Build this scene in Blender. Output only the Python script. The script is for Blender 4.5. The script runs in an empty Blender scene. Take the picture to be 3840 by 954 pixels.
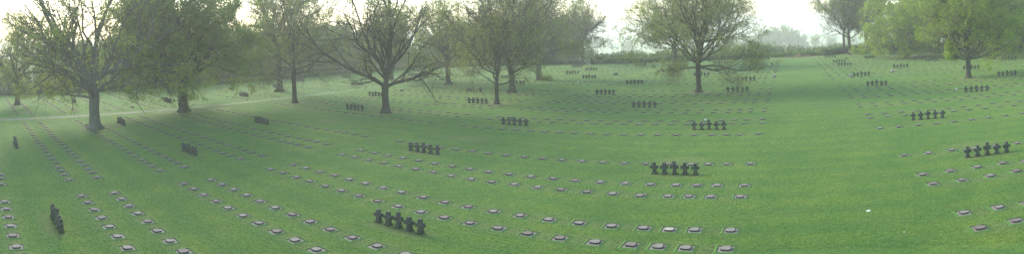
import bpy, math, random
import numpy as np
SC = bpy.context.scene
COL = SC.collection
R = math.radians

MEAS = '1,0,-2.64,19.19;1,1,-4.14,19.17;1,2,-5.24,19.17;1,3,-6.31,19.15;1,4,-7.81,19.08;1,5,-9.31,19.07;1,6,-10.78,19.07;1,7,-12.28,19.13;1,8,-13.80,19.11;1,9,-15.27,19.11;1,10,-16.75,19.17;1,11,-18.30,19.21;1,12,-19.78,19.24;1,13,-21.30,19.31;1,14,-22.78,19.32;1,15,-24.26,19.35;1,16,-25.78,19.37;1,17,-27.24,19.35;1,18,-28.74,19.38;1,19,-30.18,19.32;1,20,-34.39,19.38;1,21,-35.94,19.35;1,22,-37.18,19.34;1,23,-38.39,19.36;1,24,-39.95,19.35;1,25,-41.56,19.36;1,26,-43.05,19.36;1,27,-44.67,19.36;1,28,-46.19,19.35;1,29,-47.75,19.28;1,50,7.20,19.29;1,51,8.85,19.37;2,0,-2.64,21.13;2,1,-4.15,21.10;2,2,-5.23,21.07;2,3,-6.33,21.07;2,4,-7.77,21.03;2,5,-9.28,21.01;2,6,-10.75,20.98;2,7,-12.27,21.01;2,8,-13.73,21.02;2,9,-15.27,21.04;2,10,-16.75,21.05;2,11,-18.28,21.13;2,12,-19.85,21.21;2,13,-21.35,21.26;2,14,-22.83,21.29;2,15,-24.31,21.31;2,16,-25.80,21.32;2,17,-27.26,21.28;2,18,-28.76,21.30;2,19,-30.21,21.27;2,20,-34.39,21.27;2,21,-35.89,21.23;2,22,-37.19,21.27;2,23,-38.47,21.33;2,24,-40.00,21.29;2,25,-41.49,21.24;2,26,-43.14,21.30;2,27,-44.69,21.28;2,28,-46.29,21.29;2,50,7.22,21.22;2,51,8.85,21.23;3,0,-2.66,25.71;3,1,-4.16,25.67;3,2,-5.26,25.65;3,3,-6.32,25.59;3,4,-7.80,25.54;3,5,-9.29,25.55;3,6,-10.76,25.55;3,7,-12.26,25.55;3,8,-13.72,25.52;3,9,-15.21,25.54;3,10,-16.69,25.51;3,11,-18.13,25.50;3,12,-19.68,25.57;3,13,-21.21,25.68;3,14,-22.76,25.77;3,15,-24.25,25.78;3,16,-25.76,25.78;3,17,-27.29,25.84;3,18,-28.76,25.84;3,19,-30.20,25.81;3,20,-34.40,25.84;3,21,-36.03,25.91;3,22,-37.25,25.89;3,23,-38.50,25.91;3,24,-40.01,25.83;3,25,-41.58,25.83;3,26,-43.09,25.80;3,27,-44.62,25.77;3,28,-46.23,25.82;3,29,-47.81,25.81;3,30,-49.35,25.84;3,31,-50.95,25.82;3,32,-52.53,25.82;3,33,-54.01,25.79;3,34,-55.58,25.79;3,35,-57.24,25.85;3,50,7.15,25.83;3,51,8.77,25.87;3,52,10.40,25.93;3,53,12.03,26.08;4,0,-2.63,27.61;4,1,-4.11,27.64;4,2,-5.23,27.60;4,3,-6.35,27.58;4,4,-7.80,27.56;4,5,-9.25,27.51;4,6,-10.73,27.45;4,7,-12.23,27.42;4,8,-13.68,27.41;4,9,-15.16,27.39;4,10,-16.65,27.40;4,11,-18.11,27.40;4,12,-19.64,27.48;4,13,-21.12,27.55;4,14,-22.67,27.62;4,15,-24.22,27.69;4,16,-25.71,27.71;4,17,-27.19,27.74;4,18,-28.71,27.77;4,19,-30.21,27.78;4,20,-34.33,27.74;4,21,-35.86,27.74;4,22,-37.14,27.76;4,23,-38.47,27.81;4,24,-39.92,27.73;4,25,-41.49,27.75;4,26,-42.90,27.68;4,27,-44.58,27.72;4,28,-46.08,27.65;4,29,-47.67,27.67;4,30,-49.22,27.67;4,31,-50.84,27.72;4,32,-52.40,27.70;4,33,-53.94,27.69;4,34,-55.55,27.67;4,35,-56.98,27.58;4,50,7.08,27.69;4,51,8.73,27.77;4,52,10.38,27.88;4,53,12.01,27.96;5,0,-2.62,32.12;5,1,-4.11,32.12;5,2,-5.24,32.08;5,3,-6.32,32.06;5,4,-7.83,32.07;5,5,-9.27,31.95;5,6,-10.74,31.90;5,7,-12.17,31.82;5,8,-13.66,31.85;5,9,-15.11,31.79;5,10,-16.61,31.84;5,11,-18.03,31.77;5,12,-19.53,31.82;5,13,-21.03,31.86;5,14,-22.55,31.95;5,15,-24.05,32.00;5,16,-25.57,32.08;5,17,-27.03,32.15;5,18,-28.64,32.29;5,19,-30.16,32.25;5,20,-34.34,32.26;5,21,-35.92,32.29;5,22,-37.24,32.34;5,23,-38.42,32.33;5,24,-39.97,32.28;5,25,-41.49,32.29;5,26,-43.06,32.24;5,27,-44.71,32.31;5,28,-46.19,32.24;5,29,-47.69,32.17;5,30,-49.22,32.18;5,33,-53.73,32.04;5,34,-55.40,32.09;5,35,-57.01,32.12;5,36,-58.51,32.12;5,37,-60.07,32.12;5,38,-61.60,32.11;5,50,7.09,32.18;5,51,8.68,32.18;5,52,10.29,32.28;6,0,-2.59,41.12;6,1,-4.08,41.05;6,2,-5.19,41.04;6,3,-6.32,41.05;6,4,-7.78,41.03;6,5,-9.27,41.02;6,6,-10.74,41.01;6,7,-12.19,40.96;6,8,-13.65,40.89;6,9,-15.09,40.84;6,10,-16.57,40.82;6,11,-18.01,40.78;6,12,-19.45,40.73;6,13,-20.94,40.76;6,14,-22.35,40.75;6,15,-23.87,40.81;6,16,-25.32,40.82;6,17,-26.81,40.86;6,18,-28.36,40.97;6,19,-29.78,41.02;6,20,-34.15,41.26;6,21,-35.78,41.38;6,22,-37.03,41.41;6,23,-38.33,41.52;6,24,-39.90,41.60;6,25,-41.58,41.63;6,26,-43.12,41.63;6,27,-44.74,41.72;6,28,-46.14,41.59;6,29,-47.72,41.60;6,30,-49.26,41.59;6,31,-50.62,41.51;6,32,-52.20,41.58;6,33,-53.66,41.52;6,34,-55.19,41.52;6,35,-56.74,41.52;6,36,-58.29,41.54;6,37,-59.69,41.43;6,38,-61.00,41.33;6,39,-62.55,41.33;6,50,7.09,41.03;6,51,8.68,41.12;6,52,10.26,41.13;6,53,11.83,41.15;6,54,13.41,41.25;6,55,15.02,41.32;6,56,16.62,41.47;6,57,18.29,41.56;6,58,20.00,41.77;7,0,-2.57,45.73;7,1,-4.08,45.71;7,2,-5.20,45.71;7,3,-6.30,45.68;7,5,-9.21,45.62;7,6,-10.69,45.56;7,7,-12.17,45.52;7,8,-13.63,45.44;7,9,-15.10,45.42;7,10,-16.60,45.46;7,11,-18.02,45.33;7,12,-19.45,45.31;7,13,-20.91,45.28;7,14,-22.37,45.34;7,15,-23.82,45.34;7,18,-28.17,45.27;7,19,-29.62,45.31;7,20,-33.85,45.49;7,21,-35.42,45.54;7,22,-36.75,45.69;7,23,-38.02,45.76;7,24,-39.64,45.90;7,25,-41.23,46.00;7,26,-42.84,46.11;7,27,-44.40,46.18;7,28,-45.96,46.12;7,29,-47.63,46.22;7,30,-49.09,46.17;7,50,7.10,45.74;7,51,8.68,45.83;7,52,10.26,45.87;8,0,-2.60,47.55;8,1,-4.05,47.49;8,2,-5.19,47.50;8,3,-6.31,47.44;8,4,-7.80,47.38;8,5,-9.25,47.34;8,6,-10.71,47.36;8,7,-12.18,47.38;8,8,-13.64,47.29;8,9,-15.07,47.23;8,10,-16.55,47.17;8,11,-18.00,47.11;8,12,-19.45,47.09;8,13,-20.89,47.00;8,14,-22.35,47.00;8,15,-23.78,47.01;8,16,-25.26,47.06;8,17,-26.70,47.07;8,18,-28.14,47.10;8,19,-29.50,46.96;8,20,-33.78,47.21;8,21,-35.38,47.37;8,22,-36.67,47.50;8,23,-37.85,47.45;8,24,-39.57,47.62;8,25,-41.08,47.64;8,26,-42.72,47.74;8,27,-44.06,47.60;8,28,-45.70,47.76;8,29,-47.34,47.74;8,30,-48.92,47.81;8,31,-50.42,47.80;8,32,-51.94,47.78;8,33,-53.39,47.73;8,34,-54.89,47.74;8,50,7.10,47.56;8,51,8.68,47.65;8,52,10.25,47.60;8,53,11.82,47.59;8,54,13.39,47.66;8,55,14.97,47.67;8,56,16.57,47.79;8,57,18.21,47.93;8,58,19.84,48.10;8,59,21.53,48.24;0,9,-15.26,14.66;0,10,-16.75,14.67;0,11,-18.25,14.71;0,12,-19.73,14.72;0,13,-21.17,14.73;0,14,-22.69,14.72;0,15,-24.18,14.73;0,16,-25.70,14.79;0,17,-27.15,14.75;0,18,-28.57,14.74;0,19,-30.03,14.72;0,20,-34.27,14.73;0,21,-35.76,14.75;0,22,-37.06,14.76;0,23,-38.30,14.78;0,24,-39.81,14.76;0,25,-41.35,14.76;0,26,-42.88,14.74;0,27,-44.46,14.73;0,28,-45.96,14.72;0,29,-47.47,14.72;0,30,-49.02,14.70;0,31,-50.58,14.70;-1,10,-16.70,12.72;-1,11,-18.19,12.75;-1,12,-19.65,12.75;-1,13,-21.13,12.73;-1,14,-22.60,12.74;-1,15,-24.12,12.76;-1,16,-25.57,12.79;-1,17,-27.10,12.77;-1,18,-28.55,12.80;-1,19,-30.04,12.80;-1,20,-34.15,12.82;-1,21,-35.66,12.81;-1,22,-36.92,12.80;-1,23,-38.09,12.81;-1,24,-39.66,12.79;-1,25,-41.20,12.80;-1,26,-42.79,12.79;-1,27,-44.33,12.80;-1,28,-45.87,12.78;-1,29,-47.42,12.81;-1,30,-48.85,12.75;-1,31,-50.52,12.78;-1,32,-52.05,12.72;-2,12,-19.61,8.27;-2,13,-21.06,8.24;-2,14,-22.55,8.23;-2,15,-24.05,8.28;-2,16,-25.51,8.28;-2,17,-26.95,8.26;-2,18,-28.41,8.27;-2,19,-29.82,8.27;-2,20,-33.98,8.27;-2,21,-35.51,8.25;-2,22,-36.68,8.25;-2,23,-37.92,8.26;-2,24,-39.40,8.23;-2,25,-40.93,8.23;-2,26,-42.41,8.22;-2,27,-43.93,8.21;-2,28,-45.41,8.20;-2,29,-47.08,8.22;-2,30,-48.64,8.22;-2,31,-50.18,8.24;-2,32,-51.65,8.21;-2,33,-53.24,8.23;-3,13,-20.97,6.31;-3,14,-22.51,6.35;-3,15,-24.01,6.34;-3,16,-25.43,6.34;-3,17,-26.91,6.35;-3,18,-28.34,6.31;-3,19,-29.76,6.30;-3,20,-33.88,6.34;-3,21,-35.46,6.31;-3,22,-36.63,6.30;-3,23,-37.82,6.29;-3,24,-39.33,6.34;-3,25,-40.86,6.30;-3,26,-42.36,6.32;-3,27,-43.97,6.33;-3,28,-45.41,6.31;-3,29,-46.99,6.33;-3,30,-48.51,6.31;-3,31,-49.96,6.30;-3,32,-51.55,6.33;-3,33,-52.93,6.28;-3,34,-54.57,6.30;-4,14,-22.27,1.82;-4,15,-23.78,1.81;-4,16,-25.19,1.81;-4,17,-26.65,1.81;-4,18,-28.08,1.80;-4,19,-29.53,1.82;-4,20,-33.59,1.89;-4,21,-35.16,1.94;-4,22,-36.23,1.98;9,0,-2.59,51.99;9,1,-4.03,51.91;9,2,-5.13,51.88;9,3,-6.26,51.90;9,4,-7.75,51.90;9,5,-9.20,51.77;9,6,-10.65,51.77;9,50,7.08,52.09;9,51,8.63,52.14;9,52,10.25,52.09;9,53,11.79,52.08;9,54,13.34,52.04;9,55,14.91,52.05;10,0,-2.58,53.82;10,1,-4.01,53.73;10,2,-5.15,53.62;10,3,-6.28,53.69;10,4,-7.75,53.69;10,5,-9.23,53.69;10,6,-10.69,53.62;10,50,7.09,53.91;10,51,8.66,53.95;10,52,10.21,53.92;10,53,11.82,53.92;11,0,-2.54,58.21;11,1,-4.00,58.02;11,2,-5.12,58.12;11,3,-6.28,58.26;11,4,-7.73,58.12;11,5,-9.20,58.05;11,6,-10.69,58.00;11,7,-12.09,57.86'

CROSS = [(1, -25.18, 4.06, 2.56), (2, -16.14, 16.96, 2.55), (3, -47.45, 4.06, 2.59), (4, -38.79, 17.09, 2.47), (5, -25.68, 30.06, 2.63), (6, -6.92, 29.89, 2.49), (7, 11.99, 30.28, 2.65), (8, 11.8, 43.52, 2.65), (9, -6.91, 43.42, 2.55), (10, -25.34, 43.14, 2.52), (11, -16.01, 55.56, 2.47), (12, -48.5, 43.83, 2.65), (13, -37.92, 55.44, 2.65), (14, -46.16, 66.58, 2.5), (15, -57.38, 56.32, 2.65), (16, -74.29, 68.09, 2.65), (17, -75.47, 43.55, 2.51), (18, -48.45, 30.04, 2.37), (19, -57.3, 16.94, 2.42), (20, -76.06, 30.06, 2.45), (21, -83.96, 16.77, 2.25), (22, -93.52, 29.58, 2.25), (23, -92.6, 67.84, 2.25), (24, -84.04, 56.04, 2.65), (25, -91.49, 80.23, 2.34), (26, -87.63, 101.07, 2.65), (62, -78.31, 88.87, 2.43), (63, -72.48, 79.85, 2.65), (27, -68.09, 98.01, 2.62), (28, -44.88, 77.79, 2.65), (29, -52.69, 87.84, 2.42), (30, -42.97, 97.31, 2.43), (31, -35.64, 88.26, 2.33), (32, -24.7, 66.76, 2.38), (33, -49.35, 114.66, 2.25), (34, -42.23, 105.94, 2.32), (35, -40.24, 122.45, 2.35), (36, -33.7, 115.73, 2.25), (37, -24.14, 78.76, 2.43), (38, -23.39, 99.41, 2.31), (39, -22.62, 109.02, 2.25), (40, -15.17, 117.44, 2.61), (41, -15.25, 89.8, 2.4), (42, -6.63, 80.49, 2.47), (43, -6.79, 67.84, 2.52), (44, -6.32, 100.68, 2.37), (45, -6.2, 108.61, 2.29), (46, -5.81, 125.11, 2.25), (47, 10.06, 124.33, 2.25), (48, 10.59, 108.13, 2.28), (49, 10.82, 99.93, 2.33), (50, 18.42, 116.02, 2.25), (51, 26.11, 124.79, 2.25), (52, 27.83, 108.27, 2.35), (53, 28.31, 100.08, 2.33), (54, 19.8, 90.4, 2.37), (55, 11.29, 80.36, 2.34), (56, 11.58, 68.11, 2.45), (57, 21.36, 56.72, 2.65), (58, 29.7, 81.05, 2.57), (59, 30.9, 69.2, 2.65), (60, 41.91, 92.72, 2.65)]

GDESC = {1: 'at bottom left, edge-on', 2: 'nearest the camera, left of centre', 3: 'at left edge before the path', 4: 'on open lawn below the leafy tree', 5: 'on lawn below the forked tree', 6: 'nearest left of the mown aisle', 7: 'nearest right of the mown aisle', 8: 'second-nearest right of the aisle', 9: 'second-nearest left of the aisle', 10: 'below the slim centre trunk', 11: 'in mid lawn left of round-crowned tree', 12: 'in front of the forked tree, left', 13: "touching the slim trunk's left side", 14: 'further back left of slim trunk', 15: "beside the forked tree's trunk", 16: 'behind and left of forked tree', 17: 'beyond the path, right of leafy tree', 18: 'before the path, right of leafy tree', 19: 'between the two big left trunks', 20: 'beyond the path, left of leafy trunk', 21: 'beyond the path, left of thick trunk', 22: 'far back between the two left trunks', 23: 'behind the slender bare trunk', 24: 'behind the flared ivy trunk', 25: 'near left hedge behind bare twigs', 26: 'farthest of three sets behind forked tree', 62: 'middle of three sets behind forked tree', 63: 'nearest of three sets behind forked tree', 27: 'far back right of domed tree', 28: 'between the two centre-right trunks', 29: 'behind the dark thick trunk', 30: 'upper left of the clearing, dark row', 31: 'lower left of the clearing', 33: "by the hedge at clearing's left end", 34: 'second from hedge in the clearing', 32: 'mid clearing, largest between the trees', 35: 'against the hedge in the clearing', 36: "near hedge at clearing's right end", 37: 'left below the round-crowned tree', 38: "under round-crowned tree's left boughs", 39: 'just right of trunk behind round crown', 40: 'far behind the round-crowned tree', 41: "split by round-crowned tree's trunk", 42: 'right of round-crowned tree, second row', 43: 'right of round-crowned tree, front row', 44: "lower set under round tree's right boughs", 45: "upper set under round tree's right boughs", 46: 'farthest left of the mown aisle', 47: 'farthest right of the mown aisle', 48: 'rear of close pair right of aisle', 49: 'front of close pair right of aisle', 50: 'before thick pale trunk, back right', 51: 'farthest, left of leaning forked trunk', 52: 'rear set right of leaning trunk', 53: 'front set right of leaning trunk', 54: 'with pale wreath in front, right lawn', 55: 'with dark wreath at left end', 56: 'third-nearest right of the aisle', 57: 'below the bright right tree', 58: "split by the bright right tree's trunk", 59: 'right of bright tree near edge', 60: 'in shade at the far right edge'}

# ------------------------------------------------------------------ helpers
def tag(o, label=None, cat=None, group=None, kind=None):
    if label: o['label'] = label
    if cat: o['category'] = cat
    if group: o['group'] = group
    if kind: o['kind'] = kind
    return o

def mesh_np(name, V, F, mats, midx=None, smooth=False):
    """V (n,3) array; F list of arrays of faces (k,3) or (k,4); midx list of material index arrays"""
    me = bpy.data.meshes.new(name)
    V = np.asarray(V, dtype=np.float32)
    me.vertices.add(len(V)); me.vertices.foreach_set('co', V.ravel())
    loops = []; starts = []; totals = []; mi = []; s = 0
    for k, f in enumerate(F):
        f = np.asarray(f, dtype=np.int32)
        if len(f) == 0: continue
        n = f.shape[1]
        loops.append(f.ravel()); starts.append(s + np.arange(len(f)) * n); totals.append(np.full(len(f), n))
        s += len(f) * n
        m = 0 if midx is None else midx[k]
        mi.append(np.full(len(f), m) if np.isscalar(m) else np.asarray(m))
    loops = np.concatenate(loops).astype(np.int32); starts = np.concatenate(starts).astype(np.int32)
    me.loops.add(len(loops)); me.loops.foreach_set('vertex_index', loops)
    me.polygons.add(len(starts)); me.polygons.foreach_set('loop_start', starts)
    try: me.polygons.foreach_set('loop_total', np.concatenate(totals).astype(np.int32))
    except Exception: pass
    me.polygons.foreach_set('material_index', np.concatenate(mi).astype(np.int32))
    me.polygons.foreach_set('use_smooth', np.full(len(starts), smooth))
    for m in mats: me.materials.append(m)
    me.update(calc_edges=True)
    return me

def link(name, me, parent=None, loc=None, rz=None):
    o = bpy.data.objects.new(name, me); COL.objects.link(o)
    if parent is not None: o.parent = parent
    if loc is not None: o.location = loc
    if rz is not None: o.rotation_euler = (0, 0, rz)
    return o

class MB:
    def __init__(s): s.v = []; s.f = []; s.m = []
    def add(s, V, F, m=0):
        b = len(s.v); s.v += [tuple(p) for p in V]
        for f in F: s.f.append(tuple(b + i for i in f)); s.m.append(m)
    def prism(s, pts, z0, z1, m=0, mt=None, taper=1.0, bev=0.0):
        n = len(pts); cx = sum(p[0] for p in pts)/n; cy = sum(p[1] for p in pts)/n
        rings = [(z0, 1.0), (z1-bev, taper)] + ([(z1, taper*(1-bev*3))] if bev else [])
        V = []
        for z, k in rings: V += [(cx+(p[0]-cx)*k, cy+(p[1]-cy)*k, z) for p in pts]
        F = []
        for r in range(len(rings)-1):
            for i in range(n):
                j = (i+1) % n; F.append((r*n+i, r*n+j, (r+1)*n+j, (r+1)*n+i))
        s.add(V, F, m)
        s.add(V[-n:], [tuple(range(n))], m if mt is None else mt)
    def mesh(s, name, mats, smooth=False):
        me = bpy.data.meshes.new(name); me.from_pydata(s.v, [], s.f); me.update()
        for m in mats: me.materials.append(m)
        for p, m in zip(me.polygons, s.m): p.material_index = m; p.use_smooth = smooth
        return me

# ------------------------------------------------------------------ materials
def mat(name):
    m = bpy.data.materials.new(name); m.use_nodes = True
    nt = m.node_tree; nt.nodes.clear()
    out = nt.nodes.new('ShaderNodeOutputMaterial')
    b = nt.nodes.new('ShaderNodeBsdfPrincipled'); nt.links.new(b.outputs[0], out.inputs[0])
    return m, nt, b, out
def node(nt, t, **kw):
    n = nt.nodes.new(t)
    for k, v in kw.items(): setattr(n, k, v)
    return n
def noise(nt, vec, scale, detail=4, rough=.55, dist=0):
    n = node(nt, 'ShaderNodeTexNoise'); n.inputs['Scale'].default_value = scale
    n.inputs['Detail'].default_value = detail; n.inputs['Roughness'].default_value = rough; n.inputs['Distortion'].default_value = dist
    if vec is not None: nt.links.new(vec, n.inputs['Vector'])
    return n.outputs['Fac']
def ramp(nt, fac, stops):
    r = node(nt, 'ShaderNodeValToRGB'); el = r.color_ramp.elements
    while len(el) < len(stops): el.new(0.5)
    for e, (p, c) in zip(el, stops):
        e.position = p; e.color = (*c, 1) if len(c) == 3 else c
    nt.links.new(fac, r.inputs[0]); return r.outputs[0]
def mix(nt, fac, a, b, mode='MIX'):
    n = node(nt, 'ShaderNodeMix', data_type='RGBA', blend_type=mode)
    for sock, v in ((n.inputs[0], fac), (n.inputs[6], a), (n.inputs[7], b)):
        if hasattr(v, 'links') or isinstance(v, bpy.types.NodeSocket): nt.links.new(v, sock)
        elif isinstance(v, (int, float)): sock.default_value = v
        else: sock.default_value = (*v, 1)
    return n.outputs[2]
def math_n(nt, op, a, b=None, clamp=False):
    n = node(nt, 'ShaderNodeMath', operation=op, use_clamp=clamp)
    for i, v in enumerate((a, b)):
        if v is None: continue
        if isinstance(v, bpy.types.NodeSocket): nt.links.new(v, n.inputs[i])
        else: n.inputs[i].default_value = v
    return n.outputs[0]
def bump(nt, h, strength, dist, b):
    n = node(nt, 'ShaderNodeBump'); n.inputs['Strength'].default_value = strength; n.inputs['Distance'].default_value = dist
    nt.links.new(h, n.inputs['Height']); nt.links.new(n.outputs[0], b.inputs['Normal'])
def geo_pos(nt): return node(nt, 'ShaderNodeNewGeometry').outputs['Position']

def simple(name, c0, c1, scale=8, rough=.9, bmp=0.0, bd=.02):
    m, nt, b, o = mat(name); p = geo_pos(nt)
    f = noise(nt, p, scale, 5, .6)
    nt.links.new(ramp(nt, f, [(.3, c0), (.7, c1)]), b.inputs['Base Color'])
    b.inputs['Roughness'].default_value = rough; b.inputs['Specular IOR Level'].default_value = .25
    if bmp: bump(nt, f, bmp, bd, b)
    return m

def lawn_mat():
    m, nt, b, o = mat('lawn_grass'); p = geo_pos(nt)
    big = noise(nt, p, .05, 3, .6, .4); mid = noise(nt, p, .42, 5, .62, .8); fine = noise(nt, p, 4.5, 5, .7); blade = noise(nt, p, 26, 4, .75)
    tuft = noise(nt, p, 17, 5, .8, .6)
    base = ramp(nt, mid, [(.30, (.056, .126, .017)), (.5, (.090, .164, .021)), (.68, (.124, .186, .027))])
    bl = ramp(nt, big, [(.34, (.048, .122, .021)), (.66, (.096, .168, .024))])
    c = mix(nt, .45, base, bl)
    # yellowish dry tinges
    dry = noise(nt, p, .9, 4, .7, 1.2)
    c = mix(nt, ramp(nt, dry, [(.55, (0, 0, 0)), (.75, (.6, .6, .6))]), c, (.165, .165, .05))
    # mowing bands running with the rows of stones, very faint
    w = node(nt, 'ShaderNodeTexWave', wave_type='BANDS', bands_direction='Y'); w.inputs['Scale'].default_value = .14; w.inputs['Distortion'].default_value = 1.0; w.inputs['Detail'].default_value = 2; w.inputs['Detail Scale'].default_value=.6
    nt.links.new(p, w.inputs['Vector'])
    c = mix(nt, math_n(nt, 'MULTIPLY', w.outputs['Fac'], .42), c, (.044, .122, .026))
    mp = node(nt, 'ShaderNodeMapping'); mp.inputs['Scale'].default_value = (.9, 3.2, 1); nt.links.new(p, mp.inputs['Vector'])
    grain = noise(nt, mp.outputs[0], 2.1, 5, .75, .5)
    c = mix(nt, .9, c, ramp(nt, grain, [(.3, (.60, .68, .62)), (.5, (1, 1, 1)), (.72, (1.42, 1.28, 1.15))]), 'MULTIPLY')
    pat = noise(nt, p, .17, 4, .65, 1.0)
    c = mix(nt, .8, c, ramp(nt, pat, [(.34, (.78, .88, .88)), (.52, (1, 1, 1)), (.68, (1.28, 1.12, 1.0))]), 'MULTIPLY')
    v = ramp(nt, fine, [(.28, (.74, .77, .74)), (.72, (1.24, 1.22, 1.2))])
    c = mix(nt, 1.0, c, v, 'MULTIPLY')
    v2 = ramp(nt, tuft, [(.3, (.36, .46, .36)), (.5, (1, 1, 1)), (.7, (1.75, 1.6, 1.6))])
    c = mix(nt, .95, c, v2, 'MULTIPLY')
    # daisies : tiny scattered pale specks in patches
    vo = node(nt, 'ShaderNodeTexVoronoi'); vo.inputs['Scale'].default_value = 5.0; nt.links.new(p, vo.inputs['Vector'])
    dot = math_n(nt, 'LESS_THAN', vo.outputs['Distance'], .075)
    patch = math_n(nt, 'GREATER_THAN', noise(nt, p, .55, 2, .5), .64)
    c = mix(nt, math_n(nt, 'MULTIPLY', dot, patch), c, (.5, .52, .42))
    # worn / bare / litter patches from the mesh attribute
    a = node(nt, 'ShaderNodeAttribute', attribute_name='wear')
    sep = node(nt, 'ShaderNodeSeparateColor'); nt.links.new(a.outputs['Color'], sep.inputs[0])
    wn = noise(nt, p, 2.2, 5, .7)
    wear = math_n(nt, 'MULTIPLY', sep.outputs[0], math_n(nt, 'ADD', wn, .45), True)
    c = mix(nt, wear, c, (.20, .17, .085))
    lit = math_n(nt, 'MULTIPLY', sep.outputs[1], math_n(nt, 'GREATER_THAN', noise(nt, p, 6, 4, .7), .52))
    c = mix(nt, lit, c, (.33, .28, .19))
    # far farmland beyond the boundary
    fv = node(nt, 'ShaderNodeTexVoronoi'); fv.inputs['Scale'].default_value = .0065; nt.links.new(p, fv.inputs['Vector'])
    hs = node(nt, 'ShaderNodeSeparateColor'); nt.links.new(fv.outputs['Color'], hs.inputs[0])
    farm = ramp(nt, hs.outputs[0], [(0, (.07, .16, .045)), (.35, (.13, .22, .06)), (.6, (.22, .18, .10)), (.8, (.09, .2, .06)), (1, (.16, .24, .08))])
    farm = mix(nt, .5, farm, ramp(nt, mid, [(.3, (.06, .13, .04)), (.7, (.15, .2, .07))]))
    c = mix(nt, sep.outputs[2], c, farm)
    nt.links.new(c, b.inputs['Base Color'])
    b.inputs['Roughness'].default_value = .95; b.inputs['Specular IOR Level'].default_value = .12
    b.inputs['Sheen Weight'].default_value = .13; b.inputs['Sheen Roughness'].default_value = .45; b.inputs['Sheen Tint'].default_value = (.62, .85, .35, 1)
    h = math_n(nt, 'ADD', math_n(nt, 'MULTIPLY', tuft, .6), math_n(nt, 'ADD', math_n(nt, 'MULTIPLY', blade, .35), fine))
    bump(nt, h, .8, .12, b)
    return m

def bark_mat(name, c0, c1, moss=(.10, .12, .05), amt=.4):
    m, nt, b, o = mat(name)
    tc = node(nt, 'ShaderNodeTexCoord'); mp = node(nt, 'ShaderNodeMapping'); mp.inputs['Scale'].default_value = (6, 6, 1.3)
    nt.links.new(tc.outputs['Object'], mp.inputs['Vector'])
    f = noise(nt, mp.outputs[0], 2.2, 6, .7, .6); g = noise(nt, tc.outputs['Object'], .9, 4, .6)
    c = ramp(nt, f, [(.3, c0), (.7, c1)])
    c = mix(nt, math_n(nt, 'MULTIPLY', ramp(nt, g, [(.45, (0, 0, 0)), (.65, (1, 1, 1))]), amt), c, moss)
    nt.links.new(c, b.inputs['Base Color']); b.inputs['Roughness'].default_value = .92; b.inputs['Specular IOR Level'].default_value = .2
    bump(nt, f, .8, .06, b); return m

def leaf_mat(name, c0, c1, trans=.45, scale=.55):
    m = bpy.data.materials.new(name); m.use_nodes = True; nt = m.node_tree; nt.nodes.clear()
    out = nt.nodes.new('ShaderNodeOutputMaterial'); p = geo_pos(nt)
    f = noise(nt, p, scale, 3, .6); g = noise(nt, p, 5.0, 2, .6)
    c = ramp(nt, f, [(.32, c0), (.68, c1)])
    c = mix(nt, .8, c, ramp(nt, g, [(.25, (.55, .6, .5)), (.75, (1.4, 1.35, 1.3))]), 'MULTIPLY')
    d = node(nt, 'ShaderNodeBsdfDiffuse'); t = node(nt, 'ShaderNodeBsdfTranslucent')
    nt.links.new(c, d.inputs[0]); nt.links.new(c, t.inputs[0])
    ms = node(nt, 'ShaderNodeMixShader'); ms.inputs[0].default_value = trans
    nt.links.new(d.outputs[0], ms.inputs[1]); nt.links.new(t.outputs[0], ms.inputs[2]); nt.links.new(ms.outputs[0], out.inputs[0])
    return m

M_lawn = lawn_mat()
M_bark = bark_mat('bark_brown', (.030, .028, .022), (.078, .072, .055))
M_bark_g = bark_mat('bark_grey', (.06, .062, .05), (.15, .148, .125), (.12, .14, .08), .5)
M_twig = simple('twig_bark', (.075, .07, .045), (.15, .14, .09), 3)
M_twig_g = simple('twig_bark_budding', (.13, .14, .06), (.22, .225, .10), 3)
M_leaf_y = leaf_mat('leaf_olive_young', (.22, .28, .065), (.36, .42, .10), .55)
M_leaf_g = leaf_mat('leaf_spring_green', (.12, .21, .05), (.24, .33, .08), .5)
M_leaf_l = leaf_mat('leaf_lime', (.20, .32, .045), (.36, .46, .08), .5)
M_blade = leaf_mat('grass_blade', (.055, .125, .02), (.12, .19, .03), .35, .9)
M_leaf_d = leaf_mat('leaf_dark', (.025, .05, .018), (.06, .095, .03), .25)
M_leaf_b = leaf_mat('leaf_dull_brush', (.13, .20, .07), (.22, .29, .11), .4)
M_basalt = simple('dark_mossy_basalt', (.026, .031, .024), (.105, .112, .085), 5, .95, .8, .03)
M_stone = simple('pale_grave_stone', (.14, .12, .10), (.24, .205, .175), 16, .85, .3, .01)
M_stone_b = simple('brown_grave_stone', (.12, .095, .078), (.21, .168, .14), 11, .8, .4, .01)
M_stone_c = simple('lichen_grave_stone', (.15, .132, .10), (.25, .222, .18), 22, .8, .4, .01)
M_stone.node_tree.nodes['Principled BSDF'].inputs['Specular IOR Level'].default_value = .25
M_stone_w = simple('pale_clean_grave_stone', (.30, .27, .21), (.40, .36, .28), 12, .85, .2, .01)
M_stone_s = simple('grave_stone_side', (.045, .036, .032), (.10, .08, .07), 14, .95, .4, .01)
M_pad = simple('sandy_concrete_bed', (.155, .148, .10), (.26, .25, .18), 10, .95, .3, .01)
M_soil_shade = simple('turf_edge_soil_shade', (.03, .026, .014), (.07, .06, .03), 12, 1, .5, .02)  # soil face of the cut turf, with the grass-edge shadow painted in
M_turf = simple('turf_lip', (.05, .125, .024), (.09, .165, .032), 9, 1, .4, .02)
M_white = simple('white_card', (.75, .75, .73), (.82, .82, .8), 5, .6)
M_fence = simple('weathered_white_paint', (.33, .34, .33), (.48, .48, .46), 3, .8)
M_ink = simple('dark_ink', (.05, .05, .05), (.07, .07, .07), 5, .6)
M_red = simple('red_petals', (.4, .05, .06), (.5, .12, .12), 30, .7)
M_pink = simple('pink_petals', (.55, .35, .35), (.75, .6, .58), 30, .7)
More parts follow.
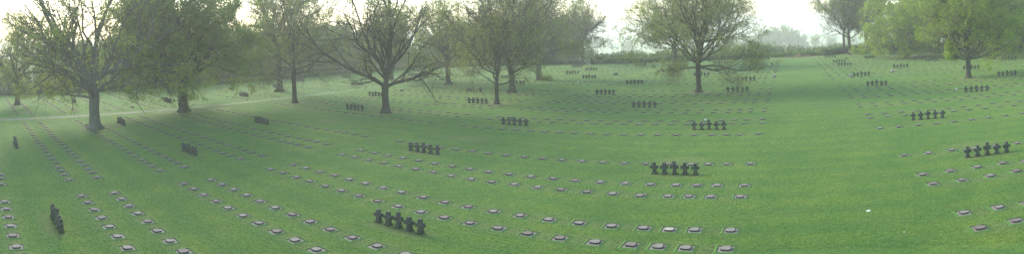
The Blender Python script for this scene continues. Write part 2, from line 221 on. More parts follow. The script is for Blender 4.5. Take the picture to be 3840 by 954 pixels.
M_wreath = simple('wreath_greens', (.03, .05, .02), (.08, .1, .04), 30, .9)
M_brown = simple('dry_brushwood', (.16, .11, .075), (.32, .24, .17), 6, .95, .6, .05)
M_yel = simple('yellow_petals', (.7, .5, .03), (.8, .62, .05), 30, .7)

def paving_mat():
    m, nt, b, o = mat('worn_brick_paving'); p = geo_pos(nt)
    br = node(nt, 'ShaderNodeTexBrick'); br.inputs['Scale'].default_value = 1.0
    br.inputs['Brick Width'].default_value = .42; br.inputs['Row Height'].default_value = .22; br.inputs['Mortar Size'].default_value = .035
    br.inputs['Color1'].default_value = (.165, .14, .085, 1); br.inputs['Color2'].default_value = (.125, .11, .065, 1); br.inputs['Mortar'].default_value = (.08, .13, .04, 1)
    nt.links.new(p, br.inputs['Vector'])
    n = noise(nt, p, 1.1, 5, .7)
    sx = node(nt, 'ShaderNodeSeparateXYZ'); nt.links.new(p, sx.inputs[0])
    far = node(nt, 'ShaderNodeMapRange'); nt.links.new(sx.outputs[1], far.inputs[0]); far.inputs[1].default_value = 16; far.inputs[2].default_value = 50; far.inputs[3].default_value = .46; far.inputs[4].default_value = .66
    grass = math_n(nt, 'LESS_THAN', n, far.outputs[0])
    g2 = ramp(nt, noise(nt, p, 3, 4, .6), [(.3, (.06, .13, .03)), (.7, (.13, .18, .05))])
    c = mix(nt, grass, br.outputs['Color'], g2)
    nt.links.new(c, b.inputs['Base Color']); b.inputs['Roughness'].default_value = .95
    bump(nt, n, .3, .02, b); return m
M_path = paving_mat()

# ------------------------------------------------------------------ trees
def unit(a): return a / np.maximum(np.linalg.norm(a, axis=-1, keepdims=True), 1e-9)
def tubes(P, Rr, sides):
    """P (B,n,3) Rr (B,n) -> verts, quads"""
    B, n, _ = P.shape
    T = np.gradient(P, axis=1); T = unit(T)
    ref = np.array([.31, .17, .93]); ref = np.where(np.abs(T[:, :1] @ ref[:, None]) > .93, np.array([1., .1, 0]), ref)
    N = unit(np.cross(T, np.broadcast_to(ref, T.shape))); Bn = np.cross(T, N)
    a = np.arange(sides) * 2 * np.pi / sides
    ring = N[:, :, None] * np.cos(a)[None, None, :, None] + Bn[:, :, None] * np.sin(a)[None, None, :, None]
    V = P[:, :, None] + ring * Rr[:, :, None, None]
    idx = np.arange(B * n * sides).reshape(B, n, sides)
    q = np.stack([idx[:, :-1], np.roll(idx[:, :-1], -1, 2), np.roll(idx[:, 1:], -1, 2), idx[:, 1:]], -1).reshape(-1, 4)
    return V.reshape(-1, 3), q
def grow(rng, P0, D0, L, r0, n, wander, up, taper=.8):
    B = len(P0); P = np.zeros((B, n, 3)); P[:, 0] = P0; d = unit(D0.copy())
    up = np.broadcast_to(np.asarray(up, float), (B,)) if np.ndim(up) <= 1 else up
    for k in range(1, n):
        d = d + rng.normal(0, wander, (B, 3)); d[:, 2] += up
        d = unit(d); P[:, k] = P[:, k-1] + d * (L / (n-1))[:, None]
    t = np.linspace(0, 1, n)[None]
    return P, r0[:, None] * (1 - taper * t**1.25)
def spawn(rng, P, Rr, L, m, tmin, ang, ratio, rr, rmin, tmax=1.0):
    B, n, _ = P.shape
    t = rng.uniform(tmin, tmax, (B, m)); t[:, 0] = tmax * .98
    x = t * (n-1); i = np.clip(x.astype(int), 0, n-2); fr = (x - i)[..., None]
    bi = np.arange(B)[:, None]
    A = P[bi, i]; Bq = P[bi, i+1]; pos = A*(1-fr) + Bq*fr; d = unit(Bq - A)
    rad = Rr[bi, i]*(1-fr[..., 0]) + Rr[bi, i+1]*fr[..., 0]
    rv = rng.normal(0, 1, d.shape); perp = unit(rv - d*(rv*d).sum(-1, keepdims=True))
    an = np.radians(rng.normal(ang, ang*.28, t.shape))[..., None]
    nd = d*np.cos(an) + perp*np.sin(an)
    Lc = (L[:, None] * ratio * (1.15 - .6*t) * rng.uniform(.65, 1.25, t.shape))
    rc = np.maximum(np.minimum(rad*.85, rad*rr + .0), rmin)
    return pos.reshape(-1, 3), nd.reshape(-1, 3), Lc.ravel(), rc.ravel()

def tree_meshes(seed, fork, tr, crownR, crownH, nl=9, limbs=None, view=(0, 1), leaf=None, nleaf=9000, lsize=.10, bark=None, twig=None,
                dens=(8, 8, 7), lean=(0, 0), up=.09, flare=1.7, droop=-.01, twr=.010, leader=True, lowel=12, elmax=78, leaf_near=0.25, vig=1.7, wander=.19):
    rng = np.random.default_rng(seed)
    bark = bark or M_bark; twig = twig or M_twig; leaf = leaf or M_leaf_y
    right = np.array([view[1], -view[0], 0.])
    vd = np.array([view[0], view[1], 0.])
    V = []; F = []; nv = 0
    # trunk : extra rings at the foot for the root flare
    hs = np.array([-.15, .0, .25, .6, 1.1] + list(np.linspace(1.8, fork, 4)) + [fork + tr*.9]) if fork > 2.2 else np.array([-.15, 0, .2, .5, .9, fork*.75, fork, fork+tr])
    rs = tr * (1 + (flare-1) * np.exp(-np.maximum(hs, 0)/.38)); rs[-2] *= 1.12; rs[-1] *= .75
    top = np.array([lean[0], lean[1], 0])
    Pt = np.stack([np.array([0, 0, h]) + top*(max(h, 0)/fork)**1.3 + rng.normal(0, tr*.06, 3)*[1, 1, 0] for h in hs])[None]
    sides = 14
    v, q = tubes(Pt, rs[None], sides)
    ph = rng.uniform(0, 6.28); aa = np.arange(sides)*2*np.pi/sides
    lob = 1 + .16*np.sin(3*aa+ph) + .1*np.sin(5*aa+ph*2)
    vv = v.reshape(1, len(hs), sides, 3); ctr = Pt[:, :, None]
    k = np.exp(-np.maximum(hs, 0)/.6)[None, :, None, None]
    vv = ctr + (vv-ctr)*(1 + (lob[None, None, :, None]-1)*k); v = vv.reshape(-1, 3)
    V.append(v); F.append(q + nv); nv += len(v)
    topP = Pt[0, -2]
    # limbs
    P0 = []; D0 = []; L0 = []; R0 = []; U0 = []
    if limbs:
        for (ang, h, ln, r, u) in limbs:
            d = right*math.cos(R(ang)) + np.array([0, 0, 1.])*math.sin(R(ang)) + vd*rng.uniform(-.25, .25)
            P0.append(Pt[0, 1]*(1-h/fork)+topP*(h/fork) if h < fork else topP + [0, 0, h-fork]); D0.append(unit(d)); L0.append(ln); R0.append(r); U0.append(u)
    for k in range(nl):
        f = (k+.5)/nl; az = k*2.4 + rng.uniform(-.5, .5); el = R(lowel + (elmax-lowel)*f**.85 + rng.uniform(-6, 6))
        ln = 1/math.sqrt((math.cos(el)/crownR)**2 + (math.sin(el)/crownH)**2) * rng.uniform(.85, 1.05)
        h = fork*(.86 + .14*f) if not leader else fork*.9 + (crownH*.32)*f*rng.uniform(.5, 1)
        P0.append(np.array([topP[0]*h/fork if h < fork else topP[0], topP[1]*h/fork if h < fork else topP[1], h])); D0.append(np.array([math.cos(az)*math.cos(el), math.sin(az)*math.cos(el), math.sin(el)]))
        L0.append(ln * (1 if not leader else 1-.2*f)); R0.append(tr*rng.uniform(.30, .46)*(1 if not leader else .8)); U0.append(up*(1-.6*f))
    if leader:
        P0.append(topP - [0, 0, tr*.5]); D0.append(np.array([lean[0]*.05+.03, lean[1]*.05, 1.])); L0.append(crownH*.95); R0.append(tr*.8); U0.append(.05)
    P0 = np.array(P0); D0 = np.array(D0); L0 = np.array(L0); R0 = np.array(R0); U0 = np.array(U0)
    n = 9
    P1, r1 = grow(rng, P0, D0, L0, R0, n, wander, U0, .86)
    v, q = tubes(P1, r1, 8); V.append(v); F.append(q+nv); nv += len(v)
    a, d, l, r = spawn(rng, P1, r1, L0, dens[0]+1, .16, 37, .58, .62, .04)
    P2, r2 = grow(rng, a, d, l, r, 6, wander*1.3, up*.7, .8)
    P2[:, :, 2] = np.maximum(P2[:, :, 2], 1.6)
    v, q = tubes(P2, r2, 5); V.append(v); F.append(q+nv); nv += len(v)
    wood = mesh_np('trunk', np.concatenate(V), [np.concatenate(F)], [bark], smooth=True)
    V = []; F = []; nv = 0
    a, d, l, r = spawn(rng, P2, r2, l, dens[1]+1, .1, 42, .54, .58, .020)
    P3, r3 = grow(rng, a, d, l, r, 5, wander*1.6, up*.4, .6)
    P3[:, :, 2] = np.maximum(P3[:, :, 2], 1.3)
    v, q = tubes(P3, r3, 4); V.append(v); F.append(q+nv); nv += len(v)
    a, d, l, r = spawn(rng, P3, r3, l, dens[2], .08, 48, .68, .5, twr)
    P4, r4 = grow(rng, a, d, np.maximum(l, .35), np.minimum(r, twr*1.4), 4, .2, droop, .4)
    P4[:, :, 2] = np.maximum(P4[:, :, 2], 1.0)
    v, q = tubes(P4, r4, 3); V.append(v); F.append(q+nv); nv += len(v)
    nq = sum(len(x) for x in F)
    Fl = []
    if nleaf:
        # leaves come in sprigs; whole branches differ in how far they are out
        B4 = len(P4); par = np.arange(B4)//dens[2]//(dens[1]+1)
        vg = rng.uniform(.15, 1, par.max()+1)**vig
        w = vg[par]; w = w/w.sum()
        bi = rng.choice(B4, nleaf, p=w); t = rng.uniform(leaf_near, 1, nleaf)*3; i = np.minimum(t.astype(int), 2); fr = (t-i)[:, None]
        c = P4[bi, i]*(1-fr)+P4[bi, i+1]*fr + rng.normal(0, lsize*.7, (nleaf, 3))
        s = lsize*rng.uniform(.55, 1.3, nleaf)[:, None]
        u = unit(rng.normal(0, 1, (nleaf, 3))); w2 = rng.normal(0, 1, (nleaf, 3)); w2[:, 2] *= .6; w2 = unit(np.cross(u, w2))
        lv = np.stack([c - u*s*.6, c + w2*s*.42, c + u*s*.6, c - w2*s*.42], 1).reshape(-1, 3)
        fl = np.arange(nleaf*4).reshape(-1, 4) + nv
        V.append(lv); Fl = [fl]
    crown = mesh_np('crown', np.concatenate(V), [np.concatenate(F)] + Fl, [twig, leaf], [0, 1], smooth=False)
    return wood, crown

def place_tree(name, label, meshes, x, y, group=None, rz=0, s=1.0, cat='tree'):
    e = bpy.data.objects.new(name, None); COL.objects.link(e); e.location = (x, y, gz(x, y)); e.rotation_euler = (0, 0, rz); e.scale = (s, s, s)
    e.empty_display_size = .5
    tag(e, label, cat, group)
    link('trunk', meshes[0], e); link('crown', meshes[1], e)
    return e

# ------------------------------------------------------------------ terrain
def sstep(a, b, x): t = np.clip((x-a)/(b-a), 0, 1); return t*t*(3-2*t)
def terr(x, y):
    x = np.asarray(x, float); y = np.asarray(y, float)
    d = np.maximum(np.maximum(y-134, -x-104), np.maximum(x-150, -y-120)); d = np.maximum(d, 0)
    z = -9*sstep(0, 160, d) - 22*sstep(120, 700, d) - 6*sstep(700, 1500, d)
    z = z + sstep(60, 500, d)*(2.5*np.sin(x*.006+1.3)*np.cos(y*.005) )
    z = z + 13*np.exp(-(((x+1250)/520)**2 + ((y-560)/700)**2)) + 13*np.exp(-(((x-60)/900)**2 + ((y-1500)/260)**2)) + 10*np.exp(-(((x+700)/420)**2 + ((y-1300)/300)**2))
    r = np.hypot(x, y); z = z + 7.2*(1-sstep(1.5, 16.5, r))
    return z
def gz(x, y): return float(terr(x, y))

TREES_XY = [(-82.9, 7.4), (-55.2, 13.3), (-63.5, 27.3), (-77.5, 52.2), (-61.2, 43.7), (-43.3, 44.1), (-76.8, 80.1), (-57.8, 75.3), (-35, 55.5), (-39.6, 67.2), (-44.4, 85.2), (-51.4, 123.3), (-12, 68.2), (-23.9, 107.9), (15.5, 130.8), (14.6, 134.8), (20.9, 137.2), (25.7, 113), (36.1, 121.3), (25.1, 69.7), (40.1, 96.4)]
def build_ground():
    def ax(lo, a, b, hi, st):
        mid = np.arange(a, b+st/2, st)
        n = 30; g = np.geomspace(st, hi-b+st, n) - st
        g2 = np.geomspace(st, a-lo+st, n) - st
        return np.concatenate([(a-g2[::-1])[:-1], mid, (b+g)[1:]])
    xs = ax(-3200, -112, 78, 3200, .5); ys = ax(-600, -4, 142, 3200, .5)
    X, Y = np.meshgrid(xs, ys); Z = terr(X, Y)
    V = np.stack([X, Y, Z], -1).reshape(-1, 3)
    ny, nx = X.shape; i = np.arange(ny*nx).reshape(ny, nx)
    F = np.stack([i[:-1, :-1], i[:-1, 1:], i[1:, 1:], i[1:, :-1]], -1).reshape(-1, 4)
    me = mesh_np('lawn', V, [F], [M_lawn], smooth=True)
    wear = np.zeros(len(V)); lit = np.zeros(len(V)); fx, fy = V[:, 0], V[:, 1]
    for (tx, ty) in TREES_XY:
        wear = np.maximum(wear, .95*(1-sstep(.7, 2.1, np.hypot(fx-tx, fy-ty))))
    for (tx, ty, rr, k) in [(-64.3, 30, 3.2, .8), (-63.2, 31.5, 2.4, 1), (-64.6, 26, 2.2, .8), (25.7, 114, 5, .6), (36, 121, 6, .7), (30, 117, 6, .4)]:
        lit = np.maximum(lit, k*(1-sstep(.3, 1, np.hypot((fx-tx)/rr, (fy-ty)/rr/1.6))))
    for (tx, ty, rr) in [(-8.5, 59, 5), (-22, 60, 4), (-7, 33, 3), (-44, 36, 3), (-26, 36, 4), (12, 33, 3), (-88, 40, 3)]:
        wear = np.maximum(wear, .32*(1-sstep(.2, 1, np.hypot((fx-tx)/rr, (fy-ty)/rr*2.2))))
    for (g, cx, cy, ln) in CROSS:
        wear = np.maximum(wear, .42*(1-sstep(.2, .8, np.hypot(np.maximum(np.abs(fx-cx)-ln/2, 0), fy-cy+.15))))
    wear = np.maximum(wear, .85*(1-sstep(.4, 2.4, np.abs(fy-129.8)))*(fx > -8)*(fx < 9))
    inb = ((fx < -2) & (fx > -30.6)) | ((fx < -33.4) & (fx > -63)) | ((fx > 6.6) & (fx < 36.5)) | (fx > 39) | ((fx < -70) & (fx > -97))
    for u_ in ROWU.values():
        wear = np.maximum(wear, np.where(inb, .30*(1-sstep(.1, .75, np.abs(fy-u_))), 0))
    d = np.maximum(np.maximum(fy-134, -fx-104), np.maximum(fx-150, -fy-120)); far = sstep(2, 40, d)
    c = np.stack([wear, lit, far, np.ones(len(V))], -1).astype(np.float32)
    at = me.color_attributes.new('wear', 'FLOAT_COLOR', 'POINT'); at.data.foreach_set('color', c.ravel())
    tag(link('lawn', me), kind='structure')
# ------------------------------------------------------------------ measured lay-out
ROWU = {-4:1.86,-3:6.36,-2:8.28,-1:12.76,0:14.68,1:19.17,2:21.08,3:25.61,4:27.55,5:32.03,6:41.25,7:45.85,8:47.7,9:52.17,10:53.95,11:58.38,12:60.1,13:64.2,14:66.0,15:70.05,
        16:78.3,17:82.8,18:84.4,19:88.2,20:92.6,21:94.2,22:98.3,23:102.6,24:104.2,25:106.9,26:110.6,27:112.2,28:119.0,29:123.2}
C1 = [-2.62,-4.12,-5.23,-6.33,-7.81,-9.30,-10.79,-12.28,-13.77,-15.26,-16.74,-18.22,-19.69,-21.15,-22.61,-24.08,-25.54,-27.01,-28.48,-29.95]
C2 = [-34.09,-35.63,-36.86,-38.08,-39.63,-41.18,-42.72,-44.26,-45.81,-47.38,-48.89,-50.42,-51.96,-53.51,-55.07,-56.7,-58.1,-59.66,-61.15,-62.44]
C3 = [-70.7-1.6*k for k in range(16)]
CR = [7.12+1.555*k for k in range(17)] + [33.2, 34.35, 35.9]
CR2 = [39.9+1.55*k for k in range(16)]
BLOCKS = [(0, C1), (20, C2), (50, CR), (80, CR2), (110, C3)]
PLQ = []
def lattice():
    pts = {}
    for s in MEAS.split(';'):
        r, c, x, y = s.split(','); pts[(int(r), int(c))] = (float(x), float(y))
    rnd = random.Random(4)
    for r, u in ROWU.items():
        for b0, cols in BLOCKS:
            for k, v in enumerate(cols):
                if (r, b0+k) in pts: continue
                if b0 == 110 and r <= 11 and k < 0: continue
                x = v*(1 - max(0, u-48)*.0021); y = u + (max(0, x-24)*.12*sstep(50, 75, u) if x > 24 else 0)
                if rnd.random() < .012: continue
                pts[(r, b0+k)] = (x + rnd.uniform(-.04, .04), float(y) + rnd.uniform(-.05, .05))
    out = {}
    for k, (x, y) in pts.items():
        if math.hypot(x, y) < 17.5: continue
        if x < -98.5 or y > 125 or x > 75: continue
        if x > -45 and False: continue
        if any(math.hypot(x-tx, y-ty) < .95 for tx, ty in TREES_XY): continue
        if any(abs(x-cx) < ln/2+.45 and abs(y-cy) < .5 for _, cx, cy, ln in CROSS): continue
        out[k] = (x, y)
    return out

CAM = dict(f=1951.591, xa=2951.978, y0=113.010, pi=-0.016105602, ro=-0.0384032219, H=9.0)
def proj(X, Y, Z):
    p = CAM; z = Z-p['H']; cz, sz = math.cos(p['pi']), math.sin(p['pi']); Y, z = cz*Y+sz*z, -sz*Y+cz*z
    cr, sr = math.cos(p['ro']), math.sin(p['ro']); X, z = cr*X+sr*z, -sr*X+cr*z
    return p['xa']+p['f']*math.atan2(X, Y), p['y0']-p['f']*math.atan2(z, math.hypot(X, Y))

ORD = ['first', 'second', 'third', 'fourth', 'fifth', 'sixth', 'seventh', 'eighth', 'ninth', 'tenth', 'eleventh', 'twelfth', 'thirteenth', 'fourteenth', 'fifteenth', 'sixteenth', 'seventeenth', 'eighteenth', 'nineteenth', 'twentieth']

def build_plaques():
    rnd = random.Random(11)
    a, b_, c_, d_ = .195, .135, .185, .140
    out = [(b_, -c_), (b_, -d_), (a, -d_), (a, d_), (b_, d_), (b_, c_), (-b_, c_), (-b_, d_), (-a, d_), (-a, -d_), (-b_, -d_), (-b_, -c_)]
    def stone(name, top, s=1):
        m = MB(); m.prism([(x*s, y*s) for x, y in out], .012, .085*s, 1, 0, .97, .012)
        return m.mesh(name, [top, M_stone_s])
    stones = [stone('plaque', M_stone), stone('plaque', M_stone_b, 1.05), stone('plaque', M_stone_c, .96), stone('plaque', M_stone_b, .98), stone('plaque', M_stone_c, 1.03)]
    stone_w = stone('plaque', M_stone_w)
    m = MB(); m.prism([(.30, -.29), (.30, .29), (-.30, .29), (-.30, -.29)], .0, .012, 0); pad = m.mesh('bed', [M_pad])
    m = MB()
    def frame(i, o, h, mm_in, mm_top):
        I = [(i, -i), (i, i), (-i, i), (-i, -i)]; O = [(o, -o), (o, o), (-o, o), (-o, -o)]; Mx = [(i+.015, -i-.015), (i+.015, i+.015), (-i-.015, i+.015), (-i-.015, -i-.015)]
        V = [(x, y, .002) for x, y in I] + [(x, y, h) for x, y in I] + [(x, y, h+.008) for x, y in Mx] + [(x, y, .0) for x, y in O]
        for k in range(4):
            j = (k+1) % 4
            m.add([V[k], V[j], V[4+j], V[4+k]], [(0, 1, 2, 3)], mm_in)
            m.add([V[4+k], V[4+j], V[8+j], V[8+k]], [(0, 1, 2, 3)], mm_in)
            m.add([V[8+k], V[8+j], V[12+j], V[12+k]], [(0, 1, 2, 3)], mm_top)
    frame(.303, .44, .032, 0, 1); lip = m.mesh('turf_edge', [M_soil_shade, M_turf])
    P = lattice(); vis = []; PLQ.extend(P.values())
    for k, (x, y) in P.items():
        sx, sy = proj(x, y, .05)
        if -12 < sx < 3852 and sy < 966: vis.append((math.hypot(x, y), k, x, y))
    vis.sort(); near = vis[:300]; rest = vis[300:]
    mult = {}
    for dist, (r, c), x, y in near:
        rr = r + 5 if r <= 16 else r
        if c < 20:
            lab = ('%s from the mown aisle, %s row from the left' % (ORD[c], ORD[rr-1])) if r >= 1 else ('%s from the cross-strip, %s row from the left' % (ORD[19-c], ORD[rr-1]))
        elif c < 50: lab = '%s back beyond the cross-strip, %s row from left' % (ORD[c-20], ORD[rr-1])
        elif c < 80: lab = '%s right of the mown aisle, %s row from front' % (ORD[c-50], ORD[r-1])
        else: lab = '%s in far block, %s row' % (ORD[(c-80) % 20], ORD[max(0, r) % 20])
        e = bpy.data.objects.new('grave_marker', None); COL.objects.link(e); e.empty_display_size = .3
        e.location = (x, y, gz(x, y)+.002); e.rotation_euler = (0, 0, R(rnd.uniform(-2.5, 2.5)))
        tag(e, 'flat grave stone, ' + lab, 'grave marker', 'flat grave stones set in rows in the lawn')
        w = (r, c) == (2, 2)
        if w: e['label'] = 'palest cream grave stone, ' + lab
        if (r, c) == (3, 4): e['label'] = 'flat grave stone with dried flowers, ' + lab
        link('bed', pad, e); link('turf_edge', lip, e)
        s = link('plaque', stone_w if w else stones[rnd.randrange(5)], e, (rnd.uniform(-.03, .03), rnd.uniform(-.03, .03), 0), R(rnd.uniform(-2, 2)))
        s.rotation_euler[0] = R(rnd.uniform(-3, 3))
    # all the farther ones
    so = MB(); so.prism([(x*.96, y*.9) for x, y in out], .0, .065, 1, 0, .97, .012); V0 = np.array(so.v); base = so
    pd = MB(); pd.prism([(.26, -.23), (.26, .25), (-.26, .25), (-.26, -.23)], .0, .010, 2); 
    nb = len(V0); Vs = np.concatenate([V0, np.array(pd.v)]); Fs = base.f + [tuple(i+nb for i in f) for f in pd.f]; Ms = base.m + pd.m
    VV = []; FF = []; MM = []
    for i, (dist, k, x, y) in enumerate(rest):
        z = gz(x, y)
        s = 1.0
        VV.append(Vs*s + [x, y, z]); o = i*len(Vs); FF += [tuple(o+j for j in f) for f in Fs]; MM += Ms
    me = bpy.data.meshes.new('distant_grave_markers'); me.from_pydata(np.concatenate(VV).tolist(), [], FF); me.update()
    for mm in (M_stone, M_stone_s, M_soil_shade): me.materials.append(mm)  # far beds painted in the dark edge-shadow tone to outline the stones
    me.polygons.foreach_set('material_index', np.array(MM, dtype=np.int32))
    tag(link('distant_grave_markers', me), 'rows of small flat grave stones fading across the far lawn', 'grave markers', kind='stuff')
    print('plaques', len(near), len(rest), 'r300', near[-1][0])

def build_crosses():
    import bmesh
    rnd = random.Random(5)
    outl = [(-.155, -.05), (-.15, .0), (-.125, .12), (-.105, .25), (-.096, .335), (-.268, .325), (-.28, .42), (-.268, .515), (-.098, .505), (-.098, .60), (-.104, .70),
            (.104, .70), (.098, .60), (.098, .505), (.268, .515), (.28, .42), (.268, .325), (.096, .335), (.105, .25), (.125, .12), (.15, .0), (.155, -.05)]
    def cross(name, tall, seed):
        r = random.Random(seed); bm = bmesh.new()
        fr = []; bk = []
        for (x, z) in outl:
            zz = z if z < .1 else (.1 + (z-.1)*tall)
            jx, jz = r.uniform(-.008, .008), r.uniform(-.008, .008)
            hd = .125 - .04*min(1, max(0, z)/.35)
            fr.append(bm.verts.new((x*.88+jx, -hd, zz+jz))); bk.append(bm.verts.new((x*.88+jx, hd, zz+jz)))
        n = len(outl); side = []
        for i in range(n):
            j = (i+1) % n; bm.faces.new((fr[i], bk[i], bk[j], fr[j]))
        # front and back split in convex pieces
        for L, flip in ((fr, 0), (bk, 1)):
            polys = [(0, 1, 20, 21), (1, 2, 19, 20), (2, 3, 18, 19), (3, 4, 17, 18), (4, 8, 13, 17), (4, 5, 6, 7, 8), (17, 13, 14, 15, 16), (8, 9, 12, 13), (9, 10, 11, 12)]
            for p in polys:
                vs = [L[i] for i in p]
                bm.faces.new(vs if not flip else vs[::-1])
        bmesh.ops.recalc_face_normals(bm, faces=bm.faces)
        es = [e for e in bm.edges if len(e.link_faces) == 2 and e.calc_face_angle(0) > .6]
        bmesh.ops.bevel(bm, geom=es, offset=.013, segments=2, affect='EDGES', profile=.5)
        for v in bm.verts:
            v.co.x += r.uniform(-.004, .004); v.co.y += r.uniform(-.005, .005)
        me = bpy.data.meshes.new(name); bm.to_mesh(me); bm.free(); me.materials.append(M_basalt)
        for p in me.polygons: p.use_smooth = False
        return me
    low = [cross('stone_cross', 1.0, s) for s in (1, 2, 3, 4)]; tall = [cross('stone_cross', 1.19, s) for s in (7, 8)]
    POS = ['leftmost', 'second from left', 'tall middle one', 'fourth from left', 'rightmost']
    for (g, cx, cy, ln) in CROSS:
        for k in range(5):
            if k == 2: me = tall[rnd.randrange(2)]
            else: me = low[rnd.randrange(4)]
            x = cx + (k-2)*ln/4; y = cy + rnd.uniform(-.03, .03)
            o = link('stone_cross', me, None, (x, y, gz(x, y)), R(rnd.uniform(-3, 3)))
            o.rotation_euler[0] = R(rnd.uniform(-1.2, 1.2)); o.rotation_euler[1] = R(rnd.uniform(-1.2, 1.2))
            s = rnd.uniform(.97, 1.04); o.scale = (s, s, s*rnd.uniform(.97, 1.04))
            tag(o, 'dark stone cross, %s of five %s' % (POS[k], GDESC[g]), 'stone cross', 'dark basalt crosses standing in rows of five')

# ------------------------------------------------------------------ hedges, thickets, shrubs
def leafcloud(rng, c, s, flat=.6):
    n = len(c); s = np.broadcast_to(s, (n,))[:, None]*rng.uniform(.6, 1.3, (n, 1))
    u = unit(rng.normal(0, 1, (n, 3))); w = unit(np.cross(u, rng.normal(0, 1, (n, 3))))
    V = np.stack([c-u*s*.6, c+w*s*.42, c+u*s*.6, c-w*s*.42], 1).reshape(-1, 3)
    return V, np.arange(n*4).reshape(-1, 4)
def hedge(label, line, h, w, leaf, seed, dens=120, name='hedge', lumpy=.05, core=None):
    rng = np.random.default_rng(seed); line = np.array(line, float)
    seg = np.linalg.norm(np.diff(line, axis=0), axis=1); tot = seg.sum(); cum = np.concatenate([[0], np.cumsum(seg)])
    ns = int(tot/.6)+2; s = np.linspace(0, tot, ns); px = np.interp(s, cum, line[:, 0]); py = np.interp(s, cum, line[:, 1])
    tx = np.gradient(px); ty = np.gradient(py); L = np.hypot(tx, ty); nx, ny = -ty/L, tx/L
    prof = [(-.5, 0), (-.53, .45), (-.47, .88), (-.3, 1), (.3, 1), (.47, .88), (.53, .45), (.5, 0)]
    z0 = terr(px, py); V = []
    hv = h*(1 + lumpy*np.interp(s, np.linspace(0, tot, max(3, int(tot/2.2))), rng.normal(0, 1, max(3, int(tot/2.2)))))
    for (a, b) in prof:
        j = rng.normal(0, .05, ns)
        V.append(np.stack([px+nx*w*(a+j), py+ny*w*(a+j), z0-.05+b*hv*.94], -1))
    V = np.stack(V, 1); k = len(prof); i = np.arange(ns*k).reshape(ns, k)
    F = np.stack([i[:-1, :-1], i[:-1, 1:], i[1:, 1:], i[1:, :-1]], -1).reshape(-1, 4)
    caps = [i[0][None, [0, 1, 2, 7]], i[0][None, [2, 3, 4, 7]], i[0][None, [4, 5, 6, 7]], i[-1][None, [0, 1, 2, 7]], i[-1][None, [2, 3, 4, 7]], i[-1][None, [4, 5, 6, 7]]]
    V = V.reshape(-1, 3)
    n = int(tot*dens); t = rng.uniform(0, tot, n); q = rng.uniform(0, 1, n)
    pa = np.array(prof); pl = np.concatenate([[0], np.cumsum(np.hypot(np.diff(pa[:, 0])*w, np.diff(pa[:, 1])*h))]); qq = q*pl[-1]
    a = np.interp(qq, pl, pa[:, 0]); b = np.interp(qq, pl, pa[:, 1])
    X = np.interp(t, s, px); Y = np.interp(t, s, py); NX = np.interp(t, s, nx); NY = np.interp(t, s, ny); HH = np.interp(t, s, hv); Z = np.interp(t, s, z0)
    c = np.stack([X+NX*w*a*1.05, Y+NY*w*a*1.05, Z+b*HH], -1) + rng.normal(0, .05, (n, 3))
    lv, lf = leafcloud(rng, c, .15)
    me = mesh_np(name, np.concatenate([V, lv]), [F] + caps + [lf+len(V)], [core or M_leaf_d, leaf], [0]*7+[1])
    return tag(link(name, me), label, 'hedge')

def thicket(name, label, line, width, h, leaf, seed, n, twig, kind='stuff', leafn=4, lsz=.16, group=None, cat='thicket', hvar=.35):
    rng = np.random.default_rng(seed); line = np.array(line, float)
    seg = np.linalg.norm(np.diff(line, axis=0), axis=1); tot = seg.sum(); cum = np.concatenate([[0], np.cumsum(seg)])
    t = rng.uniform(0, tot, n)
    # clump density along the strip
    m = max(4, int(tot/4)); dens = np.interp(t, np.linspace(0, tot, m), rng.uniform(.55, 1.25, m))
    x = np.interp(t, cum, line[:, 0]); y = np.interp(t, cum, line[:, 1])
    tx = np.interp(t, (cum[1:]+cum[:-1])/2, np.diff(line[:, 0])/seg); ty = np.interp(t, (cum[1:]+cum[:-1])/2, np.diff(line[:, 1])/seg)
    o = rng.uniform(-.5, .5, n)*width; x = x - ty*o; y = y + tx*o
    H = h*dens*rng.uniform(1-hvar, 1+hvar*.6, n)
    P0 = np.stack([x, y, terr(x, y)-.05], -1); D = rng.normal(0, .16, (n, 3)); D[:, 2] = 1
    P, r = grow(rng, P0, D, H, np.full(n, .02)*np.sqrt(H/3), 5, .1, .03, .7)
    v, q = tubes(P, r, 3)
    a, d, l, rr = spawn(rng, P, r, H, 6, .2, 38, .3, .6, .008)
    P2, r2 = grow(rng, a, d, l, rr, 3, .15, .05, .4)
    v2, q2 = tubes(P2, r2, 3); q2 = q2+len(v)
    k = len(P2)*leafn; bi = np.repeat(np.arange(len(P2)), leafn); f = rng.uniform(0, 2, k); i = np.minimum(f.astype(int), 1); fr = (f-i)[:, None]
    c = P2[bi, i]*(1-fr)+P2[bi, i+1]*fr + rng.normal(0, .07, (k, 3))
    lv, lf = leafcloud(rng, c, lsz)
    me = mesh_np(name, np.concatenate([v, v2, lv]), [q, q2, lf+len(v)+len(v2)], [twig, leaf], [0, 0, 1])
    return tag(link(name, me), label, cat, group, kind)

